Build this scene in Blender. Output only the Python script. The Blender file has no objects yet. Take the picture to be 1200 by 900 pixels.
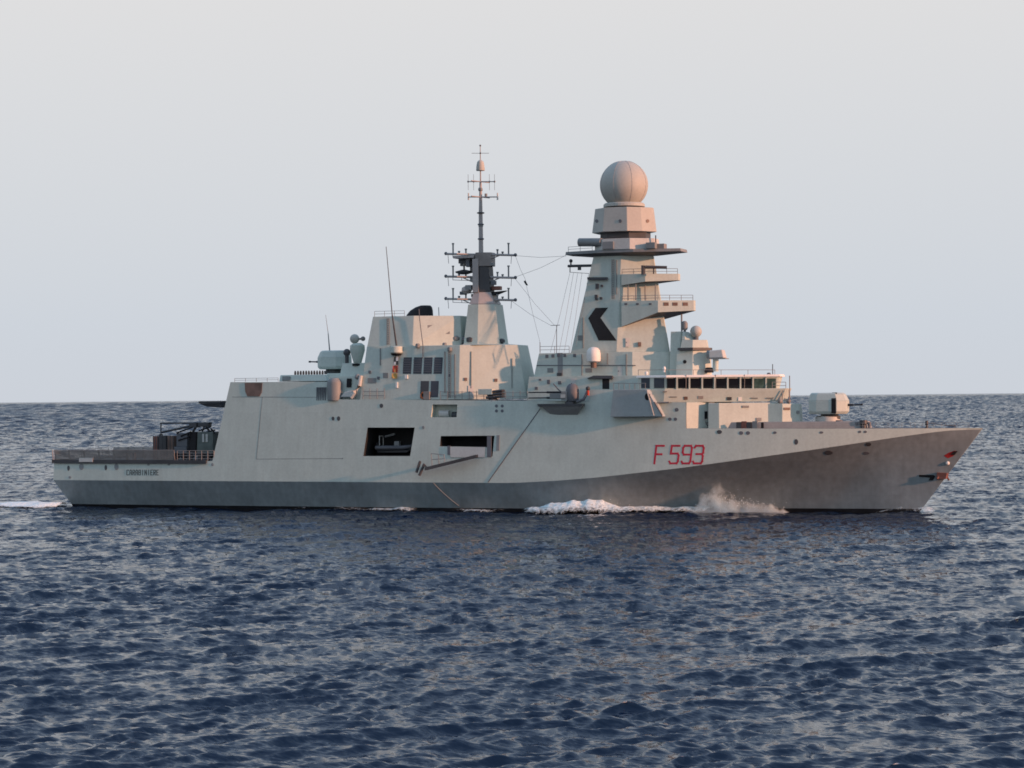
import bpy, bmesh, math, random
import numpy as np
from mathutils import Vector, Matrix

sc = bpy.context.scene
col = sc.collection
R = math.radians
random.seed(7)
rng = np.random.default_rng(11)

# ------------------------------------------------------------------ camera
# ship frame = world frame: +x to the bow, +y to port, z up, z = 0 the waterline
TH = R(20.0); CD = 324.649; CO = 1.867; CH = 16.663; CF = 2535.56   # view angle, distance, offset, height, focal (1200 px wide)
look = np.array([-math.sin(TH), math.cos(TH), 0.0])
rgt = np.array([math.cos(TH), math.sin(TH), 0.0])
CAM = -CD*look + CO*rgt; CAM[2] = CH
roll = math.atan(11/1200); pitch = math.atan(16/CF)
fwd = look*math.cos(pitch) + np.array([0, 0, 1.0])*math.sin(pitch)
up0 = np.cross(rgt, fwd)
cr = rgt*math.cos(roll) - up0*math.sin(roll)
cu = up0*math.cos(roll) + rgt*math.sin(roll)
cd = bpy.data.cameras.new('camera'); cam = bpy.data.objects.new('camera', cd); col.objects.link(cam)
cam.matrix_world = Matrix(((cr[0], cu[0], -fwd[0], CAM[0]), (cr[1], cu[1], -fwd[1], CAM[1]),
                           (cr[2], cu[2], -fwd[2], CAM[2]), (0, 0, 0, 1)))
cd.sensor_width = 36; cd.lens = 36*CF/1200; cd.clip_start = 1; cd.clip_end = 400000
sc.camera = cam

# ------------------------------------------------------------------ sky, sun, exposure
SUN_AZ, SUN_EL = R(-4), R(11)          # azimuth from the bow (+x) towards port
w = bpy.data.worlds.new('World'); sc.world = w; w.use_nodes = True
nt = w.node_tree; nt.nodes.clear()
out = nt.nodes.new('ShaderNodeOutputWorld'); bg = nt.nodes.new('ShaderNodeBackground')
sky = nt.nodes.new('ShaderNodeTexSky'); sky.sky_type = 'NISHITA'; sky.sun_disc = False
sky.sun_elevation = SUN_EL; sky.sun_rotation = math.pi/2 - SUN_AZ
sky.air_density = 1.0; sky.dust_density = 4.0; sky.ozone_density = 1.0
tc = nt.nodes.new('ShaderNodeTexCoord'); sp = nt.nodes.new('ShaderNodeSeparateXYZ')
rp = nt.nodes.new('ShaderNodeValToRGB'); mx = nt.nodes.new('ShaderNodeMix'); mx.data_type = 'RGBA'
gn = nt.nodes.new('ShaderNodeVectorMath'); gn.operation = 'SCALE'; gn.inputs['Scale'].default_value = 10.0
cr_ = rp.color_ramp                    # hazy evening veil: pale blue at the horizon, warm white above
els = [(0.0, (.650, .690, .755)), (0.035, (.660, .705, .770)), (0.09, (.705, .730, .772)), (0.19, (.790, .780, .782)),
       (0.29, (.57, .67, .785)), (0.42, (.43, .56, .75)), (1.0, (.38, .56, .86))]
while len(cr_.elements) < len(els): cr_.elements.new(0.5)
for e, (p, c) in zip(cr_.elements, els): e.position = p; e.color = (*c, 1)
mx.inputs['Factor'].default_value = 0.92
L = nt.links.new
L(tc.outputs['Generated'], sp.inputs[0]); L(sp.outputs['Z'], rp.inputs[0]); L(rp.outputs[0], gn.inputs[0])
L(sky.outputs[0], mx.inputs['A']); L(gn.outputs[0], mx.inputs['B']); L(mx.outputs['Result'], bg.inputs[0])
bg.inputs[1].default_value = 0.1
L(bg.outputs[0], out.inputs[0])
sl = bpy.data.lights.new('sun', 'SUN'); so = bpy.data.objects.new('sun', sl); col.objects.link(so)
sl.energy = 4.9; sl.angle = R(1.2); sl.color = (1.0, 0.455, 0.265)
sd = Vector((math.cos(SUN_EL)*math.cos(SUN_AZ), math.cos(SUN_EL)*math.sin(SUN_AZ), math.sin(SUN_EL)))
so.rotation_euler = sd.to_track_quat('Z', 'Y').to_euler(); so.location = (0, 0, 80)
sc.view_settings.view_transform = 'Standard'; sc.view_settings.look = 'None'
sc.view_settings.exposure = 0; sc.view_settings.gamma = 1

# ------------------------------------------------------------------ photograph measurements -> metres
def ray(px, py):
    return fwd + cr*(px-600)/CF + cu*(450-py)/CF
def at(px, py, y=0.0):
    """point on the lengthwise plane y that the measured picture point shows"""
    d = ray(px, py); t = (y-CAM[1])/d[1]; return CAM + d*t
def proj(p):
    d = np.asarray(p, float)-CAM; k = d@fwd
    return 600+CF*(d@cr)/k, 450-CF*(d@cu)/k
def zat(px, py, y=0.0): return at(px, py, y)[2]
def xat(px, z, y=0.0):
    py = 450.0
    for _ in range(6):
        q = at(px, py, y); py += (q[2]-z)*CF/(CD)
    return at(px, py, y)[0]
def onplane(px, py, plane):
    d = ray(px, py); p0, n = plane
    return CAM + d*(((p0-CAM)@n)/(d@n))

# ------------------------------------------------------------------ materials
def mat(name, c, rough=.55, spec=.35, var=.10, scale=.35, streak=.0, metal=0.0, fine=.05, plate=0.0, stain=0.0):
    m = bpy.data.materials.new(name); m.use_nodes = True
    t = m.node_tree; N = t.nodes; b = N['Principled BSDF']; K = t.links.new
    b.inputs['Roughness'].default_value = rough; b.inputs['Specular IOR Level'].default_value = spec
    b.inputs['Metallic'].default_value = metal
    g = N.new('ShaderNodeNewGeometry')
    def noise(sc_, vec, det=4):
        n = N.new('ShaderNodeTexNoise'); n.inputs['Scale'].default_value = sc_; n.inputs['Detail'].default_value = det
        K(vec, n.inputs['Vector']); return n.outputs['Fac']
    def remap(v, a, b_):
        r = N.new('ShaderNodeMapRange'); r.inputs['From Min'].default_value = .3; r.inputs['From Max'].default_value = .7
        r.inputs['To Min'].default_value = a; r.inputs['To Max'].default_value = b_; K(v, r.inputs['Value']); return r.outputs[0]
    def mul(a, b_):
        n = N.new('ShaderNodeMath'); n.operation = 'MULTIPLY'; K(a, n.inputs[0]); K(b_, n.inputs[1]); return n.outputs[0]
    pos = g.outputs['Position']
    v = mul(remap(noise(scale, pos), 1-var, 1+var), remap(noise(scale*9, pos), 1-fine, 1+fine))
    if streak:
        mp = N.new('ShaderNodeMapping'); mp.inputs['Scale'].default_value = (1.3, 1.3, .10); K(pos, mp.inputs[0])
        v = mul(v, remap(noise(1.0, mp.outputs[0], 5), 1-streak, 1+streak*.5))
    h = N.new('ShaderNodeVectorMath'); h.operation = 'SCALE'; h.inputs[0].default_value = c; K(v, h.inputs['Scale'])
    c_out = h.outputs[0]
    if plate:
        sx = N.new('ShaderNodeSeparateXYZ'); cx_ = N.new('ShaderNodeCombineXYZ'); K(pos, sx.inputs[0]); K(sx.outputs[0], cx_.inputs[0]); K(sx.outputs[2], cx_.inputs[1])
        bk = N.new('ShaderNodeTexBrick'); K(cx_.outputs[0], bk.inputs['Vector']); bk.inputs['Scale'].default_value = 1
        for k_, v_ in (('Color1', 1-plate), ('Color2', 1+plate), ('Mortar', 1-plate*2.5)): bk.inputs[k_].default_value = (v_, v_, v_, 1)
        bk.inputs['Mortar Size'].default_value = .025; bk.inputs['Brick Width'].default_value = 5.6; bk.inputs['Row Height'].default_value = 2.45
        vm = N.new('ShaderNodeVectorMath'); vm.operation = 'MULTIPLY'; K(c_out, vm.inputs[0]); K(bk.outputs['Color'], vm.inputs[1]); c_out = vm.outputs[0]
        bp = N.new('ShaderNodeBump'); bp.inputs['Strength'].default_value = .25; bp.inputs['Distance'].default_value = .05; K(noise(.55, pos, 2), bp.inputs['Height']); K(bp.outputs[0], b.inputs['Normal'])
    if stain:
        m2 = N.new('ShaderNodeMapping'); m2.inputs['Scale'].default_value = (.9, .9, .11); K(pos, m2.inputs[0])
        r_ = N.new('ShaderNodeMapRange'); r_.inputs['From Min'].default_value = .60; r_.inputs['From Max'].default_value = .78; r_.inputs['To Max'].default_value = stain; K(noise(.8, m2.outputs[0], 5), r_.inputs['Value'])
        mx2 = N.new('ShaderNodeMix'); mx2.data_type = 'RGBA'; K(r_.outputs[0], mx2.inputs['Factor']); K(c_out, mx2.inputs['A']); mx2.inputs['B'].default_value = (.13, .085, .06, 1); c_out = mx2.outputs['Result']
    K(c_out, b.inputs['Base Color'])
    return m
M = {}
M['paint'] = mat('ship_grey_paint', (.480, .545, .490), var=.045, streak=.05, plate=.014, stain=.10)
M['paint_low_shade'] = mat('hull_paint_shaded', (.212, .252, .262), var=.15, scale=.14, streak=.12, rough=.5, fine=.08, plate=.03, stain=.2)  # hull grey darkened: shade below the knuckle put into the colour, plus stains
M['boot'] = mat('black_boot_topping', (.014, .014, .016), var=.3, streak=.3, rough=.4)
M['deck'] = mat('deck_grey', (.10, .105, .105), var=.15, rough=.8)
M['inside'] = mat('dark_interior', (.018, .019, .021), var=.3, rough=.8)
M['dark'] = mat('dark_grey_metal', (.06, .063, .068), var=.25, rough=.5)
M['black'] = mat('black_opening', (.010, .010, .012), var=.3, rough=.7)
M['mid'] = mat('mid_grey_paint', (.22, .235, .235), var=.10, streak=.06)
M['slate'] = mat('slate_panel', (.115, .125, .14), var=.08)
M['pale'] = mat('pale_grey_paint', (.50, .51, .48), var=.05, streak=.04)
M['white'] = mat('white_paint', (.78, .77, .72), var=.04)
M['glass'] = mat('dark_window_glass', (.010, .012, .016), rough=.10, spec=.3, var=.3)
M['glassg'] = mat('green_window_glass', (.045, .085, .075), rough=.12, spec=.5, var=.5, scale=1.2)
M['louvre'] = mat('louvre_slate', (.050, .060, .075), var=.2)
M['line'] = mat('seam_grey', (.20, .215, .21), var=.1)
M['brown'] = mat('rust_brown', (.155, .105, .085), var=.3, scale=.8)
M['tan'] = mat('net_tan', (.25, .235, .22), var=.2, scale=.6)
M['gun'] = mat('turret_grey', (.46, .525, .48), var=.04)
M['barrel'] = mat('gun_barrel', (.03, .03, .034), rough=.4, metal=.3)
M['red'] = mat('pennant_red', (.46, .025, .050), var=.15, scale=1.5)
M['ink'] = mat('name_dark_grey', (.055, .06, .06), var=.15)
M['flagred'] = mat('flag_red', (.45, .07, .045)); M['flagyel'] = mat('flag_yellow', (.55, .33, .09)); M['flagwht'] = mat('flag_white', (.7, .7, .68))
M['orange'] = mat('lifebuoy_orange', (.62, .16, .05))
M['radome'] = mat('radome_grey', (.42, .425, .385), var=.05, rough=.6)
M['green'] = mat('crane_green_grey', (.10, .125, .115), var=.25, scale=.8)
M['rust'] = mat('bow_rust', (.20, .085, .065), var=.3, scale=.8)
M['bow_red'] = mat('anchor_mark_red', (.30, .02, .02), var=.3, scale=1.0)
M['mast'] = mat('mast_grey', (.36, .34, .325), var=.1)
M['wing'] = mat('wing_grey_paint', (.38, .43, .435), var=.06)
M['rubber'] = mat('boat_rubber', (.10, .105, .115), var=.2)

# ------------------------------------------------------------------ mesh helpers
class MB:
    def __init__(s): s.v = []; s.f = []; s.m = []
    def add(s, v, f, mi=0):
        o = len(s.v); s.v += [tuple(map(float, p)) for p in v]
        s.f += [tuple(i+o for i in q) for q in f]; s.m += [mi]*len(f); return s
    def prism(s, A, B, mi=0):
        """closed solid between outline A and outline B (same count)"""
        n = len(A); f = [tuple(range(n)), tuple(range(2*n-1, n-1, -1))]
        f += [(i, i+n, (i+1) % n+n, (i+1) % n) for i in range(n)]
        return s.add(list(A)+list(B), f, mi)
    def box(s, lo, hi, mi=0):
        x0, y0, z0 = lo; x1, y1, z1 = hi
        return s.prism([(x0, y0, z0), (x1, y0, z0), (x1, y1, z0), (x0, y1, z0)], [(x0, y0, z1), (x1, y0, z1), (x1, y1, z1), (x0, y1, z1)], mi)
    def tube(s, pts, r, n=8, r1=None, mi=0):
        P = [Vector(p) for p in pts]; k = len(P); rings = []
        for i, p in enumerate(P):
            d = (P[min(i+1, k-1)]-P[max(i-1, 0)]).normalized()
            a = d.cross(Vector((0, 0, 1)) if abs(d.z) < .9 else Vector((1, 0, 0))).normalized(); b = d.cross(a)
            rr = r if r1 is None else r+(r1-r)*i/(k-1)
            rings.append([p+(a*math.cos(2*math.pi*j/n)+b*math.sin(2*math.pi*j/n))*rr for j in range(n)])
        v = [q for rg in rings for q in rg]; f = []
        for i in range(k-1):
            f += [(i*n+j, i*n+(j+1) % n, (i+1)*n+(j+1) % n, (i+1)*n+j) for j in range(n)]
        f += [tuple(range(n))[::-1], tuple(range((k-1)*n, k*n))]
        return s.add(v, f, mi)
    def lathe(s, c, prof, n=24, axis='z', mi=0):
        v = []; f = []; k = len(prof)
        for r, h in prof:
            for j in range(n):
                a = 2*math.pi*j/n
                q = (r*math.cos(a), r*math.sin(a), h)
                if axis == 'x': q = (q[2], q[0], q[1])
                elif axis == 'y': q = (q[0], q[2], q[1])
                v.append((c[0]+q[0], c[1]+q[1], c[2]+q[2]))
        for i in range(k-1):
            f += [(i*n+j, i*n+(j+1) % n, (i+1)*n+(j+1) % n, (i+1)*n+j) for j in range(n)]
        f += [tuple(range(n))[::-1], tuple(range((k-1)*n, k*n))]
        return s.add(v, f, mi)
    def ball(s, c, r, n=28, z0=-1.0, sx=1, sz=1):
        a0 = math.asin(z0)
        pr = [(max(r*sx*math.cos(a0+(math.pi/2-a0)*i/14), .002), r*sz*math.sin(a0+(math.pi/2-a0)*i/14)) for i in range(15)]
        return s.lathe(c, pr, n)
    def build(s, name, mats, parent=None, smooth=False, bevel=0):
        me = bpy.data.meshes.new(name); me.from_pydata(s.v, [], s.f)
        ms = mats if isinstance(mats, list) else [mats]
        for m in ms: me.materials.append(M[m] if isinstance(m, str) else m)
        me.polygons.foreach_set('material_index', s.m)
        bm = bmesh.new(); bm.from_mesh(me); bmesh.ops.recalc_face_normals(bm, faces=bm.faces); bm.to_mesh(me); bm.free()
        if smooth:
            me.polygons.foreach_set('use_smooth', [True]*len(me.polygons)); me.set_sharp_from_angle(angle=R(35))
        o = bpy.data.objects.new(name, me); col.objects.link(o)
        if parent: o.parent = parent
        if bevel:
            b = o.modifiers.new('bevel', 'BEVEL'); b.width = bevel; b.segments = 2; b.limit_method = 'ANGLE'
        return o
def tag(o, label=None, cat=None, group=None, kind=None):
    for k, v in (('label', label), ('category', cat), ('group', group), ('kind', kind)):
        if v: o[k] = v
    return o
def empty(name, loc=(0, 0, 0)):
    o = bpy.data.objects.new(name, None); col.objects.link(o); o.location = loc; o.empty_display_size = 1; return o

def outline(corners, z, sym=True):
    """corners [(px, y)...] along the starboard side, aft to fore -> plan outline at height z, mirrored to port"""
    st = [(xat(px, z, y), y, z) for px, y in corners]
    return st + ([(x, -y, z_) for x, y, z_ in reversed(st)] if sym else [])
def block(name, mats, zb, zt, corners, parent, bevel=.05, mb=None, sym=True):
    """faceted deckhouse: corners [(px_bottom, y_bottom, px_top, y_top)...] aft to fore"""
    A = outline([(a, b) for a, b, c, d in corners], zb, sym); B = outline([(c, d) for a, b, c, d in corners], zt, sym)
    pl = []
    n = len(corners)
    for i in range(n-1):
        p, q, r, r2 = np.array(A[i]), np.array(A[i+1]), np.array(B[i]), np.array(B[i+1])
        nn = np.cross(r2-p, r-q); p = (p+q+r+r2)/4; nn /= np.linalg.norm(nn)
        if nn@(CAM-p) < 0: nn = -nn
        pl.append((p, nn))
    if mb is not None: mb.prism(A, B); return pl
    o = MB().prism(A, B).build(name, mats, parent, bevel=bevel)
    return o, pl
def decal(mb, plane, poly, t0=-.02, t1=.03, mi=0):
    n = plane[1]; P = [onplane(px, py, plane) for px, py in poly]
    mb.prism([p+n*t0 for p in P], [p+n*t1 for p in P], mi); return mb
def rect(x0, x1, y0, y1, lean=0.0):
    """px rectangle; lean shifts the top edge to the right"""
    return [(x0, y1), (x1, y1), (x1+lean, y0), (x0+lean, y0)]

# ================================================================== THE FRIGATE
ship = empty('frigate')
tag(ship, 'light grey navy frigate with red hull number and round radar dome on dark sea', 'warship')

# ------------------------------------------------------------------ hull form
def crv(xs, ys):
    xs = np.array(xs, float); ys = np.array(ys, float)
    d = np.gradient(ys, xs)
    def f(x):
        x = np.clip(x, xs[0], xs[-1]); i = np.clip(np.searchsorted(xs, x)-1, 0, len(xs)-2)
        h = xs[i+1]-xs[i]; t = (x-xs[i])/h
        return (2*t**3-3*t**2+1)*ys[i]+(t**3-2*t**2+t)*h*d[i]+(-2*t**3+3*t**2)*ys[i+1]+(t**3-t**2)*h*d[i+1]
    return f
yk_f = crv([-72, -50, -20, 10, 25, 40, 50, 60, 66, 71.2], [8.9, 9.6, 9.9, 9.9, 9.5, 8.1, 6.4, 3.9, 2.1, .05])
yw_f = crv([-72, -40, 0, 15, 30, 45, 55, 65, 71.2], [7.4, 8.1, 8.4, 7.5, 4.5, 1.8, .95, .5, .06])
def xw_f(X): return X + (X > 20)*(X-20)*((62.5-20)/(71.2-20)-1) + (X < -55)*(X+55)*((69-55)/(71.8-55)-1)
def tum(X): return np.interp(X, [-72, 25, 48, 71.2], [.11, .11, .02, .0])
KN = ([0, 58, 600, 650, 700, 793, 852, 920, 960, 1017, 1060, 1104, 1121, 1152], [562, 562.5, 566, 563.5, 559.5, 549, 541, 531.5, 526, 517.5, 511, 505.2, 503.9, 503.3])
TOPC = [(55, 540), (248.9, 540.3), (270, 447.8), (386, 447.3), (386.4, 468), (690, 470), (690.4, 456.5), (777, 457), (777.4, 471), (803.6, 471.5), (804, 502), (1020, 502.2), (1152, 501.6)]
def z_of(X, y, curve):
    z = 8.0
    for _ in range(8):
        px, py = proj((X, -y, z)); z += (py-np.interp(px, *curve))*CD/CF
    return z
# breakpoints of the upper edge in metres
XB = []
for px, py in TOPC:
    y = 9.0
    for _ in range(6):
        x, _, z = at(px, py, -y); yk = float(yk_f(np.clip(x, -71.8, 71.0))); zk = z_of(np.clip(x, -71.8, 71), yk, KN)
        y = max(yk-float(tum(x))*(z-zk), .04)
    XB.append((float(np.clip(x, -71.8, 71.2)), z))
tX = [b[0] for b in XB]; tZ = [b[1] for b in XB]
S = sorted(set([round(x, 3) for x in list(np.linspace(-71.8, 71.2, 74)) + tX]))
S = [x for i, x in enumerate(S) if x in [round(t, 3) for t in tX] or all(abs(x-round(t, 3)) > .5 for t in tX)]
S = np.array(S)
YK = yk_f(S); YW = yw_f(S); XW = xw_f(S)
ZK = np.array([z_of(x, y, KN) for x, y in zip(S, YK)])
ZT = np.maximum(np.interp(S, tX, tZ), ZK+.06); YT = np.maximum(YK-tum(S)*(ZT-ZK), .04)
XT = S + np.where(S > 69, (S-69)*.15, 0)
def hollow_(X, yk, v): return .55*np.clip((X-12)/36, 0, 1)*np.sin(np.pi*np.clip(v, 0, 1))*np.minimum(yk*.35, 1.7)
def side_y(x, z):
    v = np.clip(z/ZK, -.3, 1)
    lo_x = XW+(S-XW)*v; lo_y = YW+(YK-YW)*v-hollow_(S, YK, v)
    yy = np.where(z > ZK, YK-tum(S)*(z-ZK), lo_y); xx = np.where(z > ZK, S, lo_x)
    return float(np.interp(x, xx, yy))
def on_hull(px, py):
    y = 8.5
    for _ in range(12):
        p = at(px, py, -y); y = max(side_y(p[0], p[2]), 0.03)
    return at(px, py, -y)
def hull_plane(px, py, e=3.0):
    a, b, c = on_hull(px, py), on_hull(px+e, py), on_hull(px, py-e)
    n = np.cross(b-a, c-a); n /= np.linalg.norm(n)
    return (a, -n if n@(CAM-a) < 0 else n)

hb = MB()
NB = 9
rows = []
for i in range(len(S)):
    r = [(XW[i]-.0, 0, -2.5), (XW[i], -YW[i]*.80, -2.5)]
    for k in range(NB+2):                          # boot topping, then the flared lower strake with a hollow bow
        v = -.08 if k == 0 else (k-1)/NB*1.0
        if k == 1: v = .55/ZK[i]
        if k > 1: v = .55/ZK[i]+(1-.55/ZK[i])*(k-1)/NB
        hollow = float(hollow_(S[i], YK[i], v))
        r.append((XW[i]+(S[i]-XW[i])*v, -max(YW[i]+(YK[i]-YW[i])*v-hollow, .05), ZK[i]*v if k else -.6))
    nu = 4
    for k in range(1, nu+1):
        u = k/nu; r.append((S[i]+(XT[i]-S[i])*u, -(YK[i]+(YT[i]-YK[i])*u), ZK[i]+(ZT[i]-ZK[i])*u))
    r.append((XT[i], 0, ZT[i]))
    rows.append(r)
nr = len(rows[0])
V = []; 
for r in rows:
    V += r + [(p[0], -p[1], p[2]) for p in r[1:-1]]
nc = nr + nr-2
def idx(i, k, port): return i*nc + (k if not port or k in (0, nr-1) else nr+k-1)
F = []; FM = []
for i in range(len(S)-1):
    for k in range(nr-1):
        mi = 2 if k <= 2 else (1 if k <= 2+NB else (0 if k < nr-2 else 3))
        for port in (0, 1):
            q = [idx(i, k, port), idx(i+1, k, port), idx(i+1, k+1, port), idx(i, k+1, port)]
            F.append(tuple(q if not port else q[::-1])); FM.append(mi)
for i, flip in ((0, True), (len(S)-1, False)):
    loop = [idx(i, k, 0) for k in range(nr)] + [idx(i, k, 1) for k in range(nr-2, 0, -1)]
    F.append(tuple(loop[::-1] if flip else loop)); FM.append(1)
hb.v = V; hb.f = F; hb.m = FM
hull = hb.build('hull', ['paint', 'paint_low_shade', 'boot', 'deck', 'inside'], ship, smooth=True)

# openings cut into the starboard side: boat bay, ladder bay, raft recess
def cutter(poly, y0, y1, mi=4):
    mb = MB(); A = []; B = []
    for px, py in poly:
        p = on_hull(px, py); A.append((p[0], y0, p[2])); B.append((p[0], y1, p[2]))
    mb.prism(A, B); mb.m = [mi]*len(mb.f)
    return mb.build('cutter', ['paint', 'paint_low_shade', 'boot', 'deck', 'inside'])
BAY1 = [(425.8, 534.5), (480.6, 534.5), (486, 501), (430.8, 501)]
BAY2 = [(515.5, 523), (571, 524), (571, 535), (577, 535), (579.5, 510.5), (516.5, 511)]
BAY3 = [(505, 489), (535, 489), (536, 474), (507, 474)]
cuts = [cutter(BAY1, -13, -4.6), cutter(BAY2, -13, -5.2), cutter(BAY3, -13, -7.5, 0)]
for c in cuts:
    b = hull.modifiers.new('cut', 'BOOLEAN'); b.operation = 'DIFFERENCE'; b.object = c; b.solver = 'EXACT'
bpy.context.view_layer.update()
dg = bpy.context.evaluated_depsgraph_get()
me = bpy.data.meshes.new_from_object(hull.evaluated_get(dg)); hull.modifiers.clear(); hull.data = me; me.name = 'hull'
for c in cuts: bpy.data.objects.remove(c)
me.polygons.foreach_set('use_smooth', [True]*len(me.polygons)); me.set_sharp_from_angle(angle=R(12))

# ------------------------------------------------------------------ lettering from strokes (unit box, y up)
GL = {'F': [[(0, 0), (0, 1), (.85, 1)], [(0, .52), (.7, .52)]],
      '5': [[(.9, 1), (.08, 1), (.05, .56), (.8, .56), (.92, .45), (.92, .12), (.8, 0), (.12, 0), (0, .1)]],
      '9': [[(.92, .5), (.14, .5), (0, .62), (0, .88), (.14, 1), (.8, 1), (.92, .88), (.92, .12), (.8, 0), (.1, 0), (0, .1)]],
      '3': [[(0, .9), (.12, 1), (.8, 1), (.92, .88), (.92, .6), (.8, .53), (.25, .53)], [(.8, .53), (.92, .42), (.92, .12), (.8, 0), (.1, 0), (0, .1)]],
      'C': [[(.9, .9), (.75, 1), (.15, 1), (0, .88), (0, .12), (.15, 0), (.75, 0), (.9, .1)]],
      'A': [[(0, 0), (0, .75), (.3, 1), (.6, 1), (.9, .75), (.9, 0)], [(0, .42), (.9, .42)]],
      'R': [[(0, 0), (0, 1), (.75, 1), (.9, .88), (.9, .62), (.75, .5), (0, .5)], [(.45, .5), (.9, 0)]],
      'B': [[(0, 0), (0, 1), (.75, 1), (.9, .88), (.9, .62), (.75, .52), (0, .52)], [(.75, .52), (.9, .4), (.9, .12), (.75, 0), (0, 0)]],
      'I': [[(.45, 0), (.45, 1)]], 'N': [[(0, 0), (0, 1), (.9, 0), (.9, 1)]],
      'E': [[(.9, 0), (0, 0), (0, 1), (.9, 1)], [(0, .52), (.7, .52)]]}
def glyph(mb, ch, x0, x1, y0, y1, w_, lean):
    for st in GL[ch]:
        pts = [(x0+(x1-x0)*u+lean*v, y1-(y1-y0)*v) for u, v in st]
        for (ax, ay), (bx, by) in zip(pts, pts[1:]):
            dx, dy = bx-ax, by-ay; l = math.hypot(dx, dy); ex, ey = dx/l*w_/2, dy/l*w_/2; nx, ny = -ey, ex
            q = [(ax-ex+nx, ay-ey+ny), (bx+ex+nx, by+ey+ny), (bx+ex-nx, by+ey-ny), (ax-ex-nx, ay-ey-ny)]
            pl = hull_plane((ax+bx)/2, (ay+by)/2); decal(mb, pl, q, -.01, .02+.002*(len(mb.f) % 7))
for ch, a, b in (('F', 766.8, 777), ('5', 784.2, 795), ('9', 798.6, 809.6), ('3', 812, 823.5)): 
    mb = MB(); glyph(mb, ch, a, b, 522.4, 543, 2.3, 2.4); mb.build('hull_letter' if ch == 'F' else 'hull_digit', 'red', hull)
mb = MB()
for i, ch in enumerate('CARABINIERE'): glyph(mb, ch, 148.6+3.5*i, 150.9+3.5*i, 550.8, 556.6, .75, .2)
mb.build('ship_name', 'ink', hull)

# hull fittings: scuppers, fairleads and vents along the side
def spots(name, m, lst, t1=.04, parent=None):
    for x, y, a, b in lst:
        pl = hull_plane(x, y); poly = [(x+a*math.cos(2*math.pi*k/8+.39), y+b*math.sin(2*math.pi*k/8+.39)) for k in range(8)]
        decal(MB(), pl, poly, -.02, t1).build(name, m, parent or hull)
spots('fairlead', 'dark', [(80.3, 548.6, 1.5, 3.2), (124, 548, 1.5, 3.2), (447, 475.5, 2.2, 2.6), (933, 517.8, 2.4, 3.4), (843, 506.2, 3.2, 2.4), (390.3, 490.5, 1.7, 2.4), (396.8, 490.5, 2.0, 2.8), (971, 530.5, 5.0, 2.6), (1017.5, 520.6, 3.6, 2.2)])
spots('scupper', 'mid', [(95.5, 547, 2.8, 4), (136.5, 547, 2.6, 4), (82, 559.5, 1.6, 1.6), (174, 544.6, 1.6, 1.2), (198, 544.5, 1.8, 1.0), (249, 544.4, 1.6, 1.8), (496, 501, 1.6, 2)])
spots('vent', 'slate', [(581.8, 475.8, 1.8, 1.9), (588.6, 475.8, 1.8, 1.9), (581.8, 481.6, 1.8, 1.9), (588.6, 481.6, 1.8, 1.9), (785, 491.2, 2.2, 2.0), (791.5, 491.2, 2.2, 2.0), (793, 480.2, 2.4, 2.2), (868.5, 507.4, 2.6, 2.2), (876.5, 507.4, 2.6, 2.2), (908, 507, 2.2, 1.6), (962.5, 506.8, 2.4, 1.4), (1007.5, 506, 2.0, 1.5), (1014, 506, 2.0, 1.5), (1015, 531, 4.0, 1.8)])
# seams of the side plating and the hangar side door
mb = MB()
for (ax, ay), (bx, by) in (((307.5, 465), (300.5, 538)), ((300.5, 538), (402, 537.3)), ((272, 465.2), (372, 465.5)), ((401, 538), (402, 536.4))):
    n_ = max(1, int(math.hypot(bx-ax, by-ay)/15))
    for k in range(n_):
        q0 = (ax+(bx-ax)*k/n_, ay+(by-ay)*k/n_); q1 = (ax+(bx-ax)*(k+1)/n_, ay+(by-ay)*(k+1)/n_)
        dx, dy = q1[0]-q0[0], q1[1]-q0[1]; l = math.hypot(dx, dy); nx, ny = -dy/l*.28, dx/l*.28
        decal(mb, hull_plane((q0[0]+q1[0])/2, (q0[1]+q1[1])/2), [(q0[0]+nx, q0[1]+ny), (q1[0]+nx, q1[1]+ny), (q1[0]-nx, q1[1]-ny), (q0[0]-nx, q0[1]-ny)], -.02, .015)
mb.build('panel_seam', 'line', hull)
mb = MB(); P_ = [on_hull(633-61*t, 479+86*t)+np.array([0, .0, 0]) for t in np.linspace(0, 1, 17)]
mb.tube(P_, .08, 6).build('side_cable', 'slate', hull)
P_ = [on_hull(508+24*t+6*t*t, 566+27*t)+np.array([0, -.06, 0]) for t in np.linspace(0, 1, 7)]
MB().tube(P_, .06, 6).build('discharge_hose', 'mid', hull)
# brown grille on the hangar side
g = decal(MB(), hull_plane(297, 456), [(287, 448.6), (307.5, 448.6), (306.8, 460), (304, 464.4), (290, 464.4), (287.6, 459)], -.02, .08).build('vent_grille', 'brown', hull)
# anchor gear at the stem
decal(MB(), hull_plane(1088, 558), [(1077, 556.4), (1094, 556.6), (1096, 558), (1093, 563), (1088, 563), (1090, 559.6), (1077, 558.6)], -.05, .06).build('anchor_recess', 'black', hull)
decal(MB(), hull_plane(1112, 530), [(1106, 534), (1112, 530.4), (1119, 528), (1121, 529), (1117, 534.5), (1111, 537)], -.05, .04).build('stem_mark', 'bow_red', hull)
decal(MB(), hull_plane(1118, 530), [(1114.5, 532), (1118, 528.5), (1122, 528.6), (1118.5, 533)], -.05, .12).build('hawse_hole', 'black', hull)
p = on_hull(1110.6, 542.8); MB().ball(p+np.array([0, -.05, 0]), .28, 12).build('bow_light', 'white', hull)
anc = MB(); a0 = at(1103, 553.4, -.35); a1 = at(1109, 562, -.35)
anc.tube([at(1098, 556, -.3), at(1106, 559, -.5)], .22, 8)
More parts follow.
